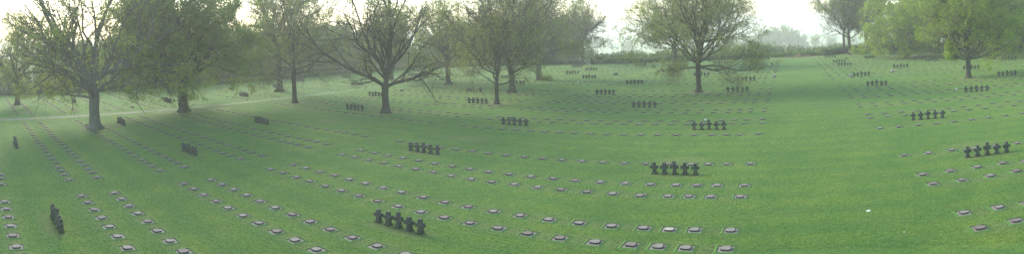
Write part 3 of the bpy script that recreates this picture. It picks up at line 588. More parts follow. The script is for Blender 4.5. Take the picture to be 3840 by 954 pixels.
def shrub_mesh(seed, h, w, leaf, n=2600, ls=.13):
    rng = np.random.default_rng(seed); k = 26
    D = rng.normal(0, 1, (k, 3))*[w/h*.8, w/h*.8, .2]; D[:, 2] = np.abs(D[:, 2])+.7
    P, r = grow(rng, rng.normal(0, .12, (k, 3))*[1, 1, 0]-[0, 0, .05], D, np.full(k, h*.95)*rng.uniform(.6, 1.05, k), np.full(k, .03), 6, .14, -.02)
    v, q = tubes(P, r, 3)
    a, d, l, rr = spawn(rng, P, r, np.full(k, h), 12, .15, 45, .38, .5, .008)
    P2, r2 = grow(rng, a, d, l, rr, 4, .2, .02, .4); P2[:, :, 2] = np.maximum(P2[:, :, 2], .05)
    v2, q2 = tubes(P2, r2, 3); q2 = q2+len(v)
    bi = rng.integers(0, len(P2), n); f = rng.uniform(0, 3, n); i = np.minimum(f.astype(int), 2); fr = (f-i)[:, None]
    c = P2[bi, i]*(1-fr)+P2[bi, i+1]*fr + rng.normal(0, .12, (n, 3)); c[:, 2] = np.maximum(c[:, 2], .08)
    lv, lf = leafcloud(rng, c, ls)
    st = mesh_np('stems', np.concatenate([v, v2]), [q, q2], [M_twig]); fo = mesh_np('foliage', lv, [lf], [leaf])
    return st, fo
def place_shrub(label, ms, x, y, s, rz, group):
    e = bpy.data.objects.new('shrub', None); COL.objects.link(e); e.location = (x, y, gz(x, y)); e.rotation_euler = (0, 0, rz); e.scale = (s, s, s)
    tag(e, label, 'shrub', group); link('stems', ms[0], e); link('foliage', ms[1], e); return e
# ------------------------------------------------------------------ small things
def blob_ring(rng, R0, r0, n, ms, mats, flat=.5, full=True):
    m = MB(); n = n if n > 40 else 60
    for k in range(n):
        a = rng.uniform(0, 6.283); rr = R0 + rng.uniform(-r0, r0)*.7 if full else rng.uniform(0, R0)
        c = (rr*math.cos(a), rr*math.sin(a), rng.uniform(.02, r0*1.6)); s = rng.uniform(.5, 1)*r0*.55
        V = [(c[0]+s*dx, c[1]+s*dy, c[2]+s*dz*.8) for dx, dy, dz in ((1, 0, 0), (0, 1, 0), (-1, 0, 0), (0, -1, 0), (0, 0, 1), (0, 0, -1))]
        m.add(V, [(0, 1, 4), (1, 2, 4), (2, 3, 4), (3, 0, 4), (1, 0, 5), (2, 1, 5), (3, 2, 5), (0, 3, 5)], rng.choice(ms))
    return m.mesh('wreath', mats)
def build_small():
    rng = random.Random(3)
    def wreath(label, x, y, s, mats, ms, ring=True, name='wreath', tilt=0):
        e = bpy.data.objects.new(name, None); COL.objects.link(e); e.location = (x, y, gz(x, y)+.01); tag(e, label, name.replace('_', ' ')); e.rotation_euler = (tilt, 0, rng.uniform(0, 3))
        link('greenery', blob_ring(rng, s*.7, s*.34, 130, [0], [mats[0]], full=ring), e)
        link('blooms', blob_ring(rng, s*.7, s*.34, 120, list(range(len(mats)-1)), mats[1:], full=ring), e, (0, 0, .03))
    wreath('round wreath of pale and pink flowers on the right lawn', 17.16, 84.7, .42, [M_wreath, M_white, M_pink], [0, 1])
    wreath('dark wreath with white flowers left of five crosses, right lawn', 9.7, 80.6, .5, [M_wreath, M_white, M_wreath], [0, 1])
    wreath('pink and white flower bunch at the left edge of the mown aisle', -2.37, 85.9, .45, [M_wreath, M_pink, M_white], [0, 1], False, 'flower_bunch')
    wreath('dark wreath lying in the middle of the far lawn', -32.96, 95.4, .5, [M_wreath, M_brown, M_wreath], [0, 1])
    wreath('dark wreath lying right of the forked bare tree', -58.3, 63.2, .45, [M_wreath, M_brown, M_wreath], [0, 1], False)
    wreath('reddish wreath on the lawn beyond the path at left', -72.0, 23.0, .3, [M_wreath, M_pink, M_red], [0, 1])
    wreath('dark little bush of greenery on the far right lawn', 13.14, 117.2, .42, [M_wreath, M_wreath, M_leaf_d], [0], False, 'flower_bunch')
    wreath('small brown dried bouquet on the right edge of a near stone', -7.55, 25.62, .12, [M_brown, M_pink, M_brown], [0, 1], False, 'flower_bunch')
    # cards on pegs
    def card(label, x, y, w, h, mark, legs=.1):
        e = bpy.data.objects.new('grave_card', None); COL.objects.link(e); e.location = (x, y, gz(x, y)+.02); e.rotation_euler = (R(-8), 0, 0); tag(e, label, 'card')
        m = MB(); m.prism([(-w/2, -.008), (w/2, -.008), (w/2, .008), (-w/2, .008)], legs, legs+h, 0); link('panel', m.mesh('panel', [M_white]), e)
        m = MB(); m.prism([(-.015, -.0), (.015, 0), (.015, .015), (-.015, .015)], 0, legs+.02, 0); link('peg', m.mesh('peg', [M_brown]), e)
        if mark:
            m = MB(); m.prism([(-.012, -.011), (.012, -.011), (.012, -.0085), (-.012, -.0085)], legs+h*.25, legs+h*.75, 0); link('mark', m.mesh('mark', [M_ink]), e)
    card('white card with dark mark behind tall cross left of the mown aisle', -7.77, 46.9, .15, .19, True)
    card('white card left of the five crosses below the right tree', 19.6, 58.9, .16, .2, False)
    card('tiny white card far back on the left lawn', -34.4, 80.1, .2, .2, False)
    # flower on a stick
    e = bpy.data.objects.new('flower_on_stick', None); COL.objects.link(e); e.location = (-51.1, 47.6, 0); tag(e, 'white and brown flower on a short stick left of the forked tree', 'flower')
    m = MB(); m.prism([(-.02, -.02), (.02, -.02), (.02, .02), (-.02, .02)], -.02, .36, 0); link('stick', m.mesh('stick', [M_brown]), e)
    link('blooms', blob_ring(rng, .08, .1, 26, [0, 1], [M_white, M_brown], full=False), e, (0, 0, .34))
    # plant in aisle edge
    e = bpy.data.objects.new('young_plant', None); COL.objects.link(e); e.location = (-3.46, 106.7, 0); tag(e, 'small upright plant at the far left edge of the mown aisle', 'plant')
    m = MB()
    for k in range(7):
        a = k*.9; m.prism([(.03*math.cos(a)-.01, .03*math.sin(a)), (.03*math.cos(a)+.01, .03*math.sin(a)), (.03*math.cos(a), .03*math.sin(a)+.01)], -.02, .5+.05*k, 0)
    link('stems', m.mesh('stems', [M_twig]), e); link('foliage', blob_ring(rng, .2, .16, 30, [0], [M_leaf_d], full=False), e, (0, 0, .45))
    # white disc and scrap
    m = MB(); m.prism([(.115*math.cos(a*.5236), .07*math.sin(a*.5236)) for a in range(12)], .02, .045, 0, None, .8, .008)
    tag(link('white_plate', m.mesh('white_plate', [M_white]), None, (3.31, 22.93, 0)), 'small white oval plate lying on the mown aisle', 'plate')
    m = MB(); m.prism([(-.04, -.02), (.035, -.03), (.045, .02), (-.02, .035)], .01, .035, 0, None, .7)
    tag(link('paper_scrap', m.mesh('paper_scrap', [M_white]), None, (4.28, 20.03, 0)), 'tiny white scrap on the grass near the bottom right', 'scrap')
    m = MB()
    for k in range(6):
        a = k*1.047; m.add([(0, 0, .03), (.06*math.cos(a-.4), .06*math.sin(a-.4), .04), (.085*math.cos(a), .085*math.sin(a), .05), (.06*math.cos(a+.4), .06*math.sin(a+.4), .04)], [(0, 1, 2, 3)], 0)
    tag(link('dandelion', m.mesh('dandelion', [M_yel]), None, (-20.12, 19.13, .02)), 'yellow dandelion beside a grave stone left of centre', 'flower')
    # brushwood heaps by the back hedge
    for (x, y, w, h, lab) in ((.7, 130.2, 1.5, .55, 'left'), (2.6, 130.0, 1.9, .8, 'middle'), (4.6, 130.5, 1.5, .5, 'right')):
        m = MB()
        for k in range(150):
            a = rng.uniform(0, 6.28); q = rng.random()**.6; cx = w*q*math.cos(a)*.8; cy = w*q*math.sin(a)*.5; cz = max(.04, h*(1-q)*rng.uniform(.4, 1.1))
            b = rng.uniform(0, 3.14); L = rng.uniform(.25, .6); t = rng.uniform(.02, .045); dx, dy, dz = L*math.cos(b), L*math.sin(b), rng.uniform(-.12, .12)
            V = [(cx-dx, cy-dy-t, cz-dz), (cx-dx, cy-dy+t, cz-dz), (cx-dx, cy-dy, cz-dz+t*1.7), (cx+dx, cy+dy-t, cz+dz), (cx+dx, cy+dy+t, cz+dz), (cx+dx, cy+dy, cz+dz+t*1.7)]
            m.add(V, [(0, 1, 4, 3), (1, 2, 5, 4), (2, 0, 3, 5), (0, 2, 1), (3, 4, 5)], 0)
        m.prism([(w*.75*math.cos(a*.7854)+.05, w*.5*math.sin(a*.7854)) for a in range(8)], -.05, h*.62, 0, None, .35)
        tag(link('brushwood_heap', m.mesh('brushwood_heap', [M_brown]), None, (x, y, gz(x, y))), lab + (' of three brown brushwood heaps at the aisle\'s far end' if lab != 'middle' else ' and largest brown brushwood heap at the aisle\'s far end'), 'brushwood heap', 'brushwood heaps at the far end of the aisle')
    # white fence behind the hedge
    e = bpy.data.objects.new('white_fence', None); COL.objects.link(e); e.location = (-56.6, 127.6, gz(-56, 127.6)); e.rotation_euler = (0, 0, R(5)); tag(e, 'low white fence seen through the gap in the back hedge', 'fence')
    for k in range(6):
        m = MB(); m.prism([(-.05, -.05), (.05, -.05), (.05, .05), (-.05, .05)], -.1, 1.25, 0); link('post', m.mesh('post', [M_fence]), e, (-4.5+1.8*k, 0, 0))
    for z in (.3, .62, .94):
        m = MB(); m.prism([(-4.9, -.085), (4.9, -.085), (4.9, -.055), (-4.9, -.055)], z, z+.2, 0); link('rail', m.mesh('rail', [M_fence]), e)

def build_path():
    pts = [(-65.4, -14), (-65.75, 3.6), (-66.5, 15), (-67.1, 25.5), (-67.5, 42), (-68.0, 58), (-67.4, 68), (-65.2, 80.9), (-61.4, 89.4), (-57, 96)]
    ys = np.array([p[1] for p in pts]); xs = np.array([p[0] for p in pts]); y = np.arange(-14, 96, 1.0); x = np.interp(y, ys, xs)
    k = np.ones(7)/7; x = np.convolve(np.pad(x, 3, 'edge'), k, 'valid')
    w = (.9 - .35*sstep(25, 80, y)) + .06*np.sin(y*1.3); z = terr(x, y)+.006
    V = np.concatenate([np.stack([x-w, y, z], -1), np.stack([x+w, y, z], -1)]); n = len(y); i = np.arange(n-1)
    F = np.stack([i, i+n, i+n+1, i+1], -1)
    tag(link('path', mesh_np('path', V, [F], [M_path])), kind='structure')

# ------------------------------------------------------------------ planting
def vw(x, y): d = math.hypot(x, y); return (x/d, y/d)
def build_trees():
    T = TREES_XY
    def tr(i, label, rz=0, **kw):
        x, y = T[i]; return place_tree('tree', label, tree_meshes(100+i, view=vw(x, y), **kw), x, y, 'trees standing on the cemetery lawn', rz)
    tr(0, 'small leafy tree at the left edge with its trunk leaning right', fork=4.2, tr=.36, crownR=6.5, crownH=10, nl=7, limbs=[(52, 4.3, 7.5, .2, -.03), (150, 4, 6, .15, .05), (95, 4.2, 9, .18, 0)], leader=False, nleaf=24000, lsize=.14, leaf=M_leaf_y, lowel=5, dens=(8, 7, 6))
    tr(1, 'largest tree with a thick pale trunk and wide spreading boughs', fork=3.7, tr=.56, crownR=11, crownH=15, nl=6, lean=(0, 0), bark=M_bark_g, leader=False,
       limbs=[(168, 3.4, 6.5, .15, .04), (139, 3.9, 15.5, .34, .015), (150, 4.6, 9, .2, .0), (113, 4.2, 14, .26, .0), (103, 4.4, 15, .28, -.01), (92, 4.2, 16, .33, 0), (79, 4.2, 15.5, .38, .01), (58, 5.0, 14, .27, .0), (47, 4.2, 11, .2, .0), (22, 4.0, 9.5, .17, .02), (2, 4.1, 10.5, .18, .0)],
       nleaf=42000, lsize=.13, leaf=M_leaf_y, lowel=25, elmax=70, dens=(8, 7, 6), wander=.2, flare=1.95)
    tr(2, 'dense leafy tree with a dark trunk beside the brick path', fork=3.5, tr=.62, crownR=11.5, crownH=16, nl=20, limbs=[(34, 3.9, 12, .16, .02), (148, 3.9, 11, .15, .02), (50, 4.2, 13, .15, .01), (128, 4.2, 13, .15, .01)], vig=.8, nleaf=170000, lsize=.17, leaf=M_leaf_g, lowel=10, elmax=80, dens=(9, 8, 6), up=.05, droop=-.02, twig=M_twig_g, flare=1.6, leader=True)
    tr(3, 'tall tree with flared ivy-clad trunk beyond the path', fork=6.5, tr=.5, crownR=8, crownH=17, nl=12, nleaf=26000, lsize=.14, leaf=M_leaf_y, lowel=0, elmax=75, flare=2.4, dens=(8, 8, 6), twig=M_twig_g)
    tr(4, 'slender bare tree with a straight trunk right of the leafy tree', fork=4.6, tr=.33, crownR=8.6, crownH=16.5, nl=16, nleaf=16000, lsize=.12, leaf=M_leaf_y, lowel=5, elmax=78, dens=(9, 8, 7), twig=M_twig_g)
    tr(5, 'bare forked tree with a long low bough reaching right', fork=3.25, tr=.40, crownR=9, crownH=16, nl=8, leader=True,
       limbs=[(24, 3.1, 9.5, .22, .075), (148, 3.3, 6, .16, .06), (121, 3.2, 13.5, .21, .01), (66, 4.6, 12.5, .18, 0), (104, 5.2, 13, .17, 0), (82, 4.6, 13, .2, 0)],
       nleaf=11000, lsize=.12, leaf=M_leaf_y, lowel=12, elmax=80, dens=(8, 6, 5), flare=1.8)
    tr(6, 'distant tree seen behind the forked bare tree', fork=4, tr=.38, crownR=7, crownH=13, nl=11, nleaf=22000, lsize=.17, leaf=M_leaf_g, lowel=0, dens=(8, 7, 6))
    tr(7, 'round domed tree with a short thick trunk left of centre', fork=3.2, tr=.42, crownR=7.8, crownH=13, nl=16, nleaf=26000, lsize=.14, leaf=M_leaf_y, lowel=4, elmax=80, dens=(9, 8, 6), twig=M_twig_g, flare=1.9)
    tr(8, 'slim-trunked bare tree standing in front at the centre', fork=2.6, tr=.255, crownR=7.6, crownH=14.5, nl=16, nleaf=20000, lsize=.11, leaf=M_leaf_y, lowel=14, elmax=80, dens=(8, 7, 6))
    tr(9, 'dark thick-trunked tree right behind the slim centre tree', fork=3.2, tr=.46, crownR=9.8, crownH=17, nl=15, nleaf=22000, lsize=.12, leaf=M_leaf_y, lowel=5, elmax=80, dens=(9, 8, 7), flare=1.9)
    tr(10, 'tall tree with bushy shoots at its foot right of centre', fork=5.2, tr=.48, crownR=9.6, crownH=17.5, nl=16, nleaf=34000, lsize=.13, leaf=M_leaf_y, lowel=0, elmax=80, dens=(9, 8, 7), flare=2.0, bark=M_bark_g, twig=M_twig_g)
    tr(11, 'distant bare tree by the back hedge, left of the clearing', fork=4.8, tr=.38, crownR=8.5, crownH=13.5, nl=16, nleaf=13000, lsize=.13, leaf=M_leaf_y, lowel=0, elmax=80, dens=(9, 8, 6))
    tr(12, 'round-crowned tree with slim trunk left of the mown aisle', fork=3.7, tr=.33, crownR=10.2, crownH=15.5, nl=20, nleaf=30000, lsize=.12, leaf=M_leaf_y, lowel=-2, elmax=80, up=.06, dens=(9, 7, 6), twig=M_twig_g,
       limbs=[(4, 3.4, 8.5, .13, .01), (176, 3.3, 4.6, .1, .04), (28, 3.9, 9, .13, .02), (150, 3.8, 8.5, .13, .02)], flare=1.7)
    tr(13, 'thick-trunked tree standing behind the round-crowned tree', fork=4, tr=.5, crownR=10, crownH=15, nl=16, nleaf=34000, lsize=.16, leaf=M_leaf_y, lowel=0, elmax=78, dens=(9, 8, 6), twig=M_twig_g)
    tr(14, 'bare spreading tree at the aisle end, right one of a pair', fork=4.5, tr=.36, crownR=10.5, crownH=15.5, nl=13, nleaf=9000, lsize=.14, leaf=M_leaf_l, lowel=5, elmax=80, dens=(8, 7, 6),
       limbs=[(168, 4.4, 10, .15, .03), (150, 5, 11, .15, .0), (135, 5, 12, .15, .0)])
    tr(15, 'slim tree at the aisle end, left one of a pair', fork=5, tr=.3, crownR=9.5, crownH=14.5, nl=13, nleaf=9000, lsize=.14, leaf=M_leaf_l, lowel=10, elmax=80, dens=(8, 7, 6))
    tr(16, 'thick pale trunk tree with light leaves behind the lawn', fork=6, tr=.55, crownR=7.5, crownH=14, nl=15, nleaf=36000, lsize=.18, leaf=M_leaf_g, lowel=0, elmax=78, bark=M_bark_g, dens=(8, 7, 6), twig=M_twig_g)
    tr(17, 'leafy tree with leaning forked pale trunk and suckers', fork=3.0, tr=.36, crownR=9.5, crownH=14, nl=16, nleaf=70000, lsize=.2, leaf=M_leaf_l, lowel=-6, elmax=72, lean=(-.5, 0), bark=M_bark_g, dens=(8, 7, 6), limbs=[(122, 3, 12, .22, 0), (62, 3, 11, .2, 0)], leader=False, droop=-.05, up=.02, twig=M_twig_g)
    tr(18, 'leafy tree over bare brown ground at the back right', fork=4.2, tr=.45, crownR=8.5, crownH=13, nl=14, nleaf=60000, lsize=.22, leaf=M_leaf_g, lowel=-5, elmax=78, dens=(8, 7, 6))
    tr(19, 'bright leafy tree standing in the lawn at right', fork=2.8, tr=.34, crownR=9.4, crownH=15, nl=18, nleaf=80000, lsize=.13, leaf=M_leaf_l, lowel=2, elmax=80, dens=(9, 8, 7), twig=M_twig_g, flare=1.7,
       limbs=[(160, 2.6, 3.4, .09, .02), (52, 2.7, 8, .15, .03)])
    tr(20, 'leafy tree at the right edge behind the bright tree', fork=4.2, tr=.38, crownR=8.5, crownH=13, nl=15, nleaf=60000, lsize=.18, leaf=M_leaf_g, lowel=0, elmax=80, dens=(8, 7, 6), twig=M_twig_g)
    # woods behind the lawn on the right
    W = [tree_meshes(300+k, fork=4, tr=.4, crownR=8, crownH=14, nl=14, nleaf=42000, lsize=.26, leaf=lf, lowel=-5, elmax=80, dens=(8, 6, 5), droop=-.03, twig=M_twig, vig=2.2) for k, lf in enumerate((M_leaf_l, M_leaf_g, M_leaf_y))]
    rnd = random.Random(9)
    right = [(38, 131, 1), (44, 139, 1), (44, 128, 0), (50, 117, 0), (53, 133, 1), (60, 124, 0), (57, 104, 0), (64, 112, 1), (68, 130, 2), (72, 118, 1), (48, 147, 1), (56, 155, 1), (62, 146, 2), (76, 140, 1), (55, 95, 0), (84, 150, 1)]
    lab = ['lime-green leafy tree', 'mid-green leafy tree', 'olive leafy tree']
    for k, (x, y, w) in enumerate(right):
        place_tree('tree', '%s in the wood right of the aisle, %s from the left' % (lab[w], ORD[sorted(range(len(right)), key=lambda q: right[q][0]/right[q][1]).index(k)]), W[w], x, y, 'leafy trees of the wood behind the right lawn', rnd.uniform(0, 6.3), rnd.uniform(1.25, 1.65))
    # brushy trees beyond the boundary hedge
    Bm = [tree_meshes(400+k, fork=2.4, tr=.17, crownR=4.2, crownH=7, nl=12, nleaf=nl_, lsize=.17, leaf=lf, lowel=10, elmax=80, dens=(8, 6, 5), twr=.016, twig=tw) for k, (lf, nl_, tw) in enumerate(((M_leaf_b, 9000, M_twig_g), (M_leaf_y, 6000, M_twig), (M_leaf_b, 14000, M_twig_g)))]
    pts = []
    for y in np.arange(-24, 118, 4.4):
        pts.append((-108 - rnd.uniform(0, 5), y + rnd.uniform(-1.5, 1.5), 1.0 if y > 32 else .62))
        if y > 28: pts.append((-117 - rnd.uniform(0, 6), y + rnd.uniform(-2, 2), 1.18))
    for x in np.arange(-100, -58, 4.6): pts.append((x + rnd.uniform(-1, 1), 128.5 + (x+60)*.06 + rnd.uniform(0, 4), .95)); pts.append((x-2 + rnd.uniform(-1, 1), 137 + rnd.uniform(0, 4), 1.15))
    pts.sort(key=lambda p: math.atan2(p[0], p[1]))
    tens = ['', 'twenty-', 'forty-']
    def ordn(n):
        if n <= 20: return ORD[n-1]
        t = {2: 'twenty', 3: 'thirty', 4: 'forty', 5: 'fifty', 6: 'sixty', 7: 'seventy', 8: 'eighty', 9: 'ninety'}[n//10]
        return t + '-' + ORD[n % 10-1] if n % 10 else {3: 'thirtieth', 4: 'fortieth', 5: 'fiftieth', 6: 'sixtieth', 7: 'seventieth', 8: 'eightieth', 9: 'ninetieth'}[n//10]
    for k, (x, y, s) in enumerate(pts):
        place_tree('brush_tree', 'grey-green twiggy tree beyond the boundary hedge, %s from the left' % ordn(k+1), Bm[rnd.randrange(3)], x, y, 'twiggy trees beyond the boundary hedge', rnd.uniform(0, 6.3), s*rnd.uniform(1.0, 1.3))
    # trees far out in the haze
    Dm = [W[1], W[2]]
    far = [(-22, 470, 1.1), (-14, 476, 1.2), (-6, 480, 1.25), (1, 472, 1.15), (7, 484, 1.0), (-30, 500, .9), (14, 505, .8), (30, 560, .9), (48, 570, .8), (66, 575, .9), (-180, 470, 1), (-200, 480, 1.1), (-165, 520, 1), (-225, 540, 1.2), (20, 700, 1), (60, 720, 1.1), (90, 700, .9), (-60, 740, 1.2), (-40, 735, 1), (-520, 160, 1.2), (-540, 190, 1.1), (-560, 120, 1.2), (-500, 230, 1), (-610, 60, 1.2), (-480, 90, .9), (-590, 20, 1.1)]
    idx = sorted(range(len(far)), key=lambda q: math.atan2(far[q][0], far[q][1]))
    for k, (x, y, s) in enumerate(far):
        place_tree('distant_tree', 'pale hazy tree in the far fields, %s from the left' % ordn(idx.index(k)+1), Dm[k % 2], x, y, 'hazy trees in the far fields', rnd.uniform(0, 6), s)
    for (x, y, h, lab) in ((6.2, 300, 5.2, 'taller left'), (12.5, 300, 4.2, 'shorter right')):
        r2 = np.random.default_rng(int(x)); n = 1500; t = r2.uniform(0, 1, n)**.8; a = r2.uniform(0, 6.28, n); rr = (1-t)*.85*h*.28*r2.uniform(.5, 1, n)
        c = np.stack([rr*np.cos(a), rr*np.sin(a), .3+t*(h-.3)], -1); lv, lf = leafcloud(r2, c, .3)
        e = bpy.data.objects.new('conifer', None); COL.objects.link(e); e.location = (x, y, gz(x, y)); tag(e, 'small dark pointed conifer in the hazy field, %s one' % lab, 'conifer', 'conifers in the far field')
        m = MB(); m.prism([(.1*math.cos(k), .1*math.sin(k)) for k in range(6)], -.2, h*.8, 0, None, .3); link('trunk', m.mesh('trunk', [M_bark]), e)
        link('crown', mesh_np('crown', lv, [lf], [M_leaf_d]), e)

def build_edges():
    hedge('long low grey-green hedge along the left boundary of the lawn', [(-100.5, -30), (-100.9, 5), (-101.6, 31), (-102, 60), (-101.2, 94), (-96, 111), (-84, 120)], 1.0, 1.3, M_leaf_b, 1, 150)
    hedge('long dark hedge along the back of the centre lawn', [(-84, 121), (-61, 124.8), (-52.5, 125.4)], 1.1, 1.4, M_leaf_d, 2, 150)
    hedge('dark shaggy hedge closing the clearing between the trees', [(-50, 125.8), (-41, 126.6), (-20, 129.6), (-6.5, 132)], 1.35, 1.9, M_leaf_b, 3, 190, lumpy=.16, core=M_leaf_d)
    hedge('clipped fresh green hedge at the far end of the aisle', [(-6, 132.2), (2, 132.6), (8.5, 132.5)], 1.15, 1.8, M_leaf_g, 4, 300, lumpy=.02, core=M_leaf_g)
    hedge('dark tangled hedge below the tall trees at the back right', [(9, 133.5), (20, 139.5), (34, 141), (60, 152)], 1.6, 2.2, M_leaf_d, 5, 150, lumpy=.2)
    thicket('thicket', 'pale green willow thicket behind the left hedge', [(-104.5, -30), (-105, 10), (-105.5, 55)], 4, 5.4, M_leaf_g, 21, 1900, M_twig_g, lsz=.2)
    thicket('thicket', 'dark bramble bank just behind the left hedge', [(-103, -30), (-103.8, 30), (-104, 100)], 1.6, 2.1, M_leaf_d, 22, 1500, M_twig, lsz=.2, leafn=5)
    thicket('thicket', 'fresh green scrub behind the dark hedge of the clearing', [(-58, 131), (-40, 131), (-18, 134), (-4, 137)], 5, 3.1, M_leaf_g, 23, 1500, M_twig_g, lsz=.18)
    thicket('thicket', 'mixed green and brown scrub behind the clipped hedge', [(-8, 139), (6, 139), (22, 146), (44, 155)], 6, 2.8, M_leaf_b, 24, 1500, M_twig_g, lsz=.16)
    thicket('thicket', 'tall grey-green woodland edge behind the left hedge', [(-108, 26), (-110, 60), (-107, 96), (-101, 120)], 10, 8.2, M_leaf_g, 25, 3300, M_twig_g, lsz=.24, hvar=.45)
    thicket('thicket', 'tall grey woodland edge behind the back left hedge', [(-104, 124), (-82, 132), (-58, 135)], 9, 7.8, M_leaf_g, 26, 2200, M_twig_g, lsz=.24, hvar=.45)
    S = [shrub_mesh(1, 2.2, 2.0, M_leaf_g), shrub_mesh(2, 2.0, 2.2, M_leaf_d, 3200), shrub_mesh(3, 2.6, 2, M_leaf_b)]
    L = [(-9.5, 133, 1, 'rounded dark shrub at the left end of the clipped hedge', 1.2), (-13, 132.6, 2, 'pale shaggy shrub left of the aisle end', 1.1), (-17, 131.4, 0, 'green shrub in the scrub left of the aisle end', 1.15),
         (10, 134.5, 1, 'low dark shrub right of the clipped hedge', .7), (12.6, 135.6, 1, 'dark shrub left of the slim tree pair', .8), (18.6, 138.6, 0, 'green shrub between tree pair and thick trunk', 1.0), (24, 140, 1, 'dark shrub right of the thick pale trunk', 1.3), (27.5, 139.6, 1, 'second dark shrub right of the thick pale trunk', 1.1),
         (-33, 129, 2, 'brownish shrub behind the hedge in mid clearing', .9), (-44, 128.5, 0, 'young green shrub at the clearing\'s left end', 1.2), (-70, 126.5, 1, 'dark shrub behind the back hedge under bare trees', 1.3), (-63.5, 127.2, 1, 'dark shrub beside the white fence', 1.3), (-48.5, 127.6, 1, 'dark shrub right of the white fence', 1.0)]
    rnd = random.Random(2)
    for (x, y, m, lab, s) in L: place_shrub(lab, S[m], x, y, s, rnd.uniform(0, 6), 'shrubs along the back of the lawn')
    # leafy suckers at the feet of two trees
    place_shrub('twiggy leafy shoots around the foot of the tall tree', shrub_mesh(8, 1.9, 1.9, M_leaf_y, 1400, .1), -42.6, 84.6, 1, 0, None)
    place_shrub('lime leafy suckers around the leaning forked trunk', shrub_mesh(9, 2.2, 1.6, M_leaf_l, 2400, .14), 25.6, 112.6, 1, 0, None)

# ------------------------------------------------------------------ light, air, camera
SUN_AZ, SUN_EL = R(-75), R(30)
def build_light():
    w = bpy.data.worlds.new('World'); SC.world = w; w.use_nodes = True; nt = w.node_tree; nt.nodes.clear()
    o = nt.nodes.new('ShaderNodeOutputWorld'); b = nt.nodes.new('ShaderNodeBackground'); s = nt.nodes.new('ShaderNodeTexSky')
    s.sky_type = 'NISHITA'; s.sun_disc = False; s.sun_elevation = SUN_EL; s.sun_rotation = SUN_AZ; s.air_density = 1.2; s.dust_density = .7; s.ozone_density = 1.0
    nt.links.new(s.outputs[0], b.inputs[0]); b.inputs[1].default_value = WORLD_STR; nt.links.new(b.outputs[0], o.inputs[0])
    l = bpy.data.lights.new('sun', 'SUN'); l.energy = SUN_STR; l.angle = R(SUN_ANG); l.color = (1, .94, .82)
    ob = bpy.data.objects.new('sun', l); COL.objects.link(ob)
    d = np.array([math.sin(SUN_AZ)*math.cos(SUN_EL), math.cos(SUN_AZ)*math.cos(SUN_EL), math.sin(SUN_EL)])
    from mathutils import Vector
    ob.rotation_euler = Vector(d.tolist()).to_track_quat('Z', 'Y').to_euler(); ob.location = (-60, 40, 80)
def build_haze():
    m = bpy.data.materials.new('morning_haze'); m.use_nodes = True; nt = m.node_tree; nt.nodes.clear()
    o = nt.nodes.new('ShaderNodeOutputMaterial'); v = nt.nodes.new('ShaderNodeVolumePrincipled'); nt.links.new(v.outputs[0], o.inputs['Volume'])
    v.inputs['Color'].default_value = (1, .985, .88, 1); v.inputs['Density'].default_value = HAZE; v.inputs['Anisotropy'].default_value = HAZE_G
    mb = MB(); x = 3300; V = [(-x, -700, -45), (x, -700, -45), (x, 3300, -45), (-x, 3300, -45), (-x, -700, 34), (x, -700, 34), (x, 3300, 34), (-x, 3300, 34)]
    mb.add(V, [(0, 3, 2, 1), (4, 5, 6, 7), (0, 1, 5, 4), (1, 2, 6, 5), (2, 3, 7, 6), (3, 0, 4, 7)])
    tag(link('haze', mb.mesh('haze', [m])), kind='stuff')
def build_camera():
    from mathutils import Matrix, Vector
    p = CAM
    def c2w(d):
        x, y, z = d; cr, sr = math.cos(p['ro']), math.sin(p['ro']); x, z = cr*x-sr*z, sr*x+cr*z
        cz, sz = math.cos(p['pi']), math.sin(p['pi']); y, z = cz*y-sz*z, sz*y+cz*z
        return Vector((x, y, z))
    az = (1920-p['xa'])/p['f']
    fwd = c2w((math.sin(az), math.cos(az), 0)); rt = c2w((math.cos(az), -math.sin(az), 0)); up = c2w((0, 0, 1))
    M = Matrix(((rt.x, up.x, -fwd.x, 0), (rt.y, up.y, -fwd.y, 0), (rt.z, up.z, -fwd.z, p['H']), (0, 0, 0, 1)))
    c = bpy.data.cameras.new('camera'); c.type = 'PANO'; c.panorama_type = 'EQUIRECTANGULAR'
    hw = 1920/p['f']; c.longitude_min = -hw; c.longitude_max = hw; c.latitude_max = p['y0']/p['f']; c.latitude_min = -(954-p['y0'])/p['f']
    c.clip_end = 20000; c.clip_start = .05
    o = bpy.data.objects.new('camera', c); COL.objects.link(o); o.matrix_world = M; SC.camera = o

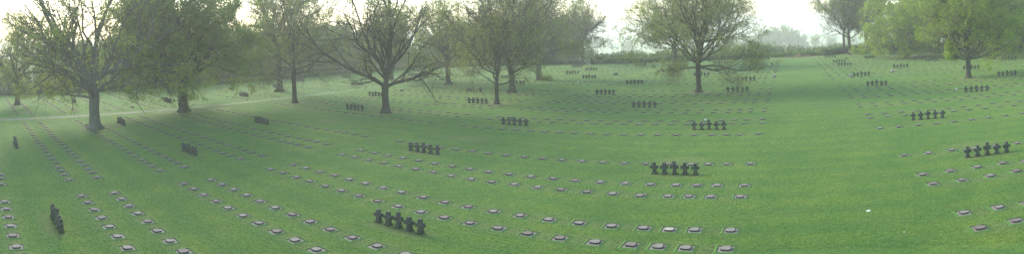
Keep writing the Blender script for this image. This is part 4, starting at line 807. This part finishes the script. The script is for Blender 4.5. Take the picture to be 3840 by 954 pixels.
def build_grass():
    rng = np.random.default_rng(77)
    # single blades and small tufts, thick near the mound and round the feet of stones and trunks
    n = 150000; q = rng.uniform(0, 1, n); r = 19 + 33*q**1.15; a = rng.uniform(-1.56, .5, n); X = r*np.sin(a); Y = r*np.cos(a)
    gx = []; gy = []
    for (g, cx, cy, ln) in CROSS:
        for k in range(5):
            m = 46; x0 = cx+(k-2)*ln/4; side = rng.integers(0, 4, m); w = rng.uniform(-1, 1, m)
            gx.append(x0 + np.where(side < 2, w*.17, np.where(side == 2, .175, -.175)) + rng.normal(0, .02, m)); gy.append(cy + np.where(side == 0, .15, np.where(side == 1, -.15, w*.14)) + rng.normal(0, .02, m))
    for (tx, ty), rr in zip(TREES_XY, [.36, .56, .62, .5, .33, .4, .38, .42, .255, .46, .48, .38, .33, .5, .36, .3, .55, .36, .45, .34, .38]):
        m = 160; b = rng.uniform(0, 6.283, m); k = rr*1.75 + np.abs(rng.normal(0, .12, m)); gx.append(tx+k*np.cos(b)); gy.append(ty+k*np.sin(b))
    tall = np.concatenate([np.zeros(n), np.ones(sum(len(v) for v in gx))]); X = np.concatenate([X]+gx); Y = np.concatenate([Y]+gy)
    P = np.array(PLQ); keep = np.ones(len(X), bool)
    cell = {}
    for px_, py_ in P: cell.setdefault((int(px_//1), int(py_//1)), []).append((px_, py_))
    ix = np.floor(X).astype(int); iy = np.floor(Y).astype(int)
    for i in range(n):
        for dx in (-1, 0, 1):
            for dy in (-1, 0, 1):
                for c in cell.get((ix[i]+dx, iy[i]+dy), ()):
                    if abs(X[i]-c[0]) < .33 and abs(Y[i]-c[1]) < .33: keep[i] = False
    X = X[keep]; Y = Y[keep]; tall = tall[keep]; n = len(X)
    h = rng.uniform(.03, .06, n)*(1+tall*.9); w = rng.uniform(.006, .016, n)*(1+.5*tall); b = rng.uniform(0, 6.283, n); l = rng.normal(0, .35, (n, 2))*h[:, None]
    Z = terr(X, Y)-.004
    A = np.stack([X-w*np.cos(b), Y-w*np.sin(b), Z], -1); B = np.stack([X+w*np.cos(b), Y+w*np.sin(b), Z], -1); T = np.stack([X+l[:, 0], Y+l[:, 1], Z+h], -1)
    V = np.stack([A, B, T], 1).reshape(-1, 3)
    tag(link('grass', mesh_np('grass', V, [np.arange(n*3).reshape(-1, 3)], [M_blade])), 'short grass blades on the near lawn and round the stones', 'grass', kind='stuff')

WORLD_STR, SUN_STR, SUN_ANG, HAZE, HAZE_G, EXPO = .15, 1.8, 20, .0011, .3, 1.68
build_light(); build_ground(); build_path(); build_plaques(); build_crosses(); build_grass(); build_small(); build_edges(); build_trees(); build_haze(); build_camera()
vs = SC.view_settings; vs.view_transform = 'Standard'; vs.look = 'None'; vs.exposure = EXPO; vs.gamma = 1; vs.use_curve_mapping = False
cy = SC.cycles; cy.use_denoising = True; cy.denoising_prefilter = 'NONE'; cy.max_bounces = 8; cy.transparent_max_bounces = 8; cy.volume_bounces = 2; cy.volume_max_steps = 64; cy.diffuse_bounces = 3; cy.transmission_bounces = 4
try: cy.denoiser = 'OPENIMAGEDENOISE'
except Exception: pass
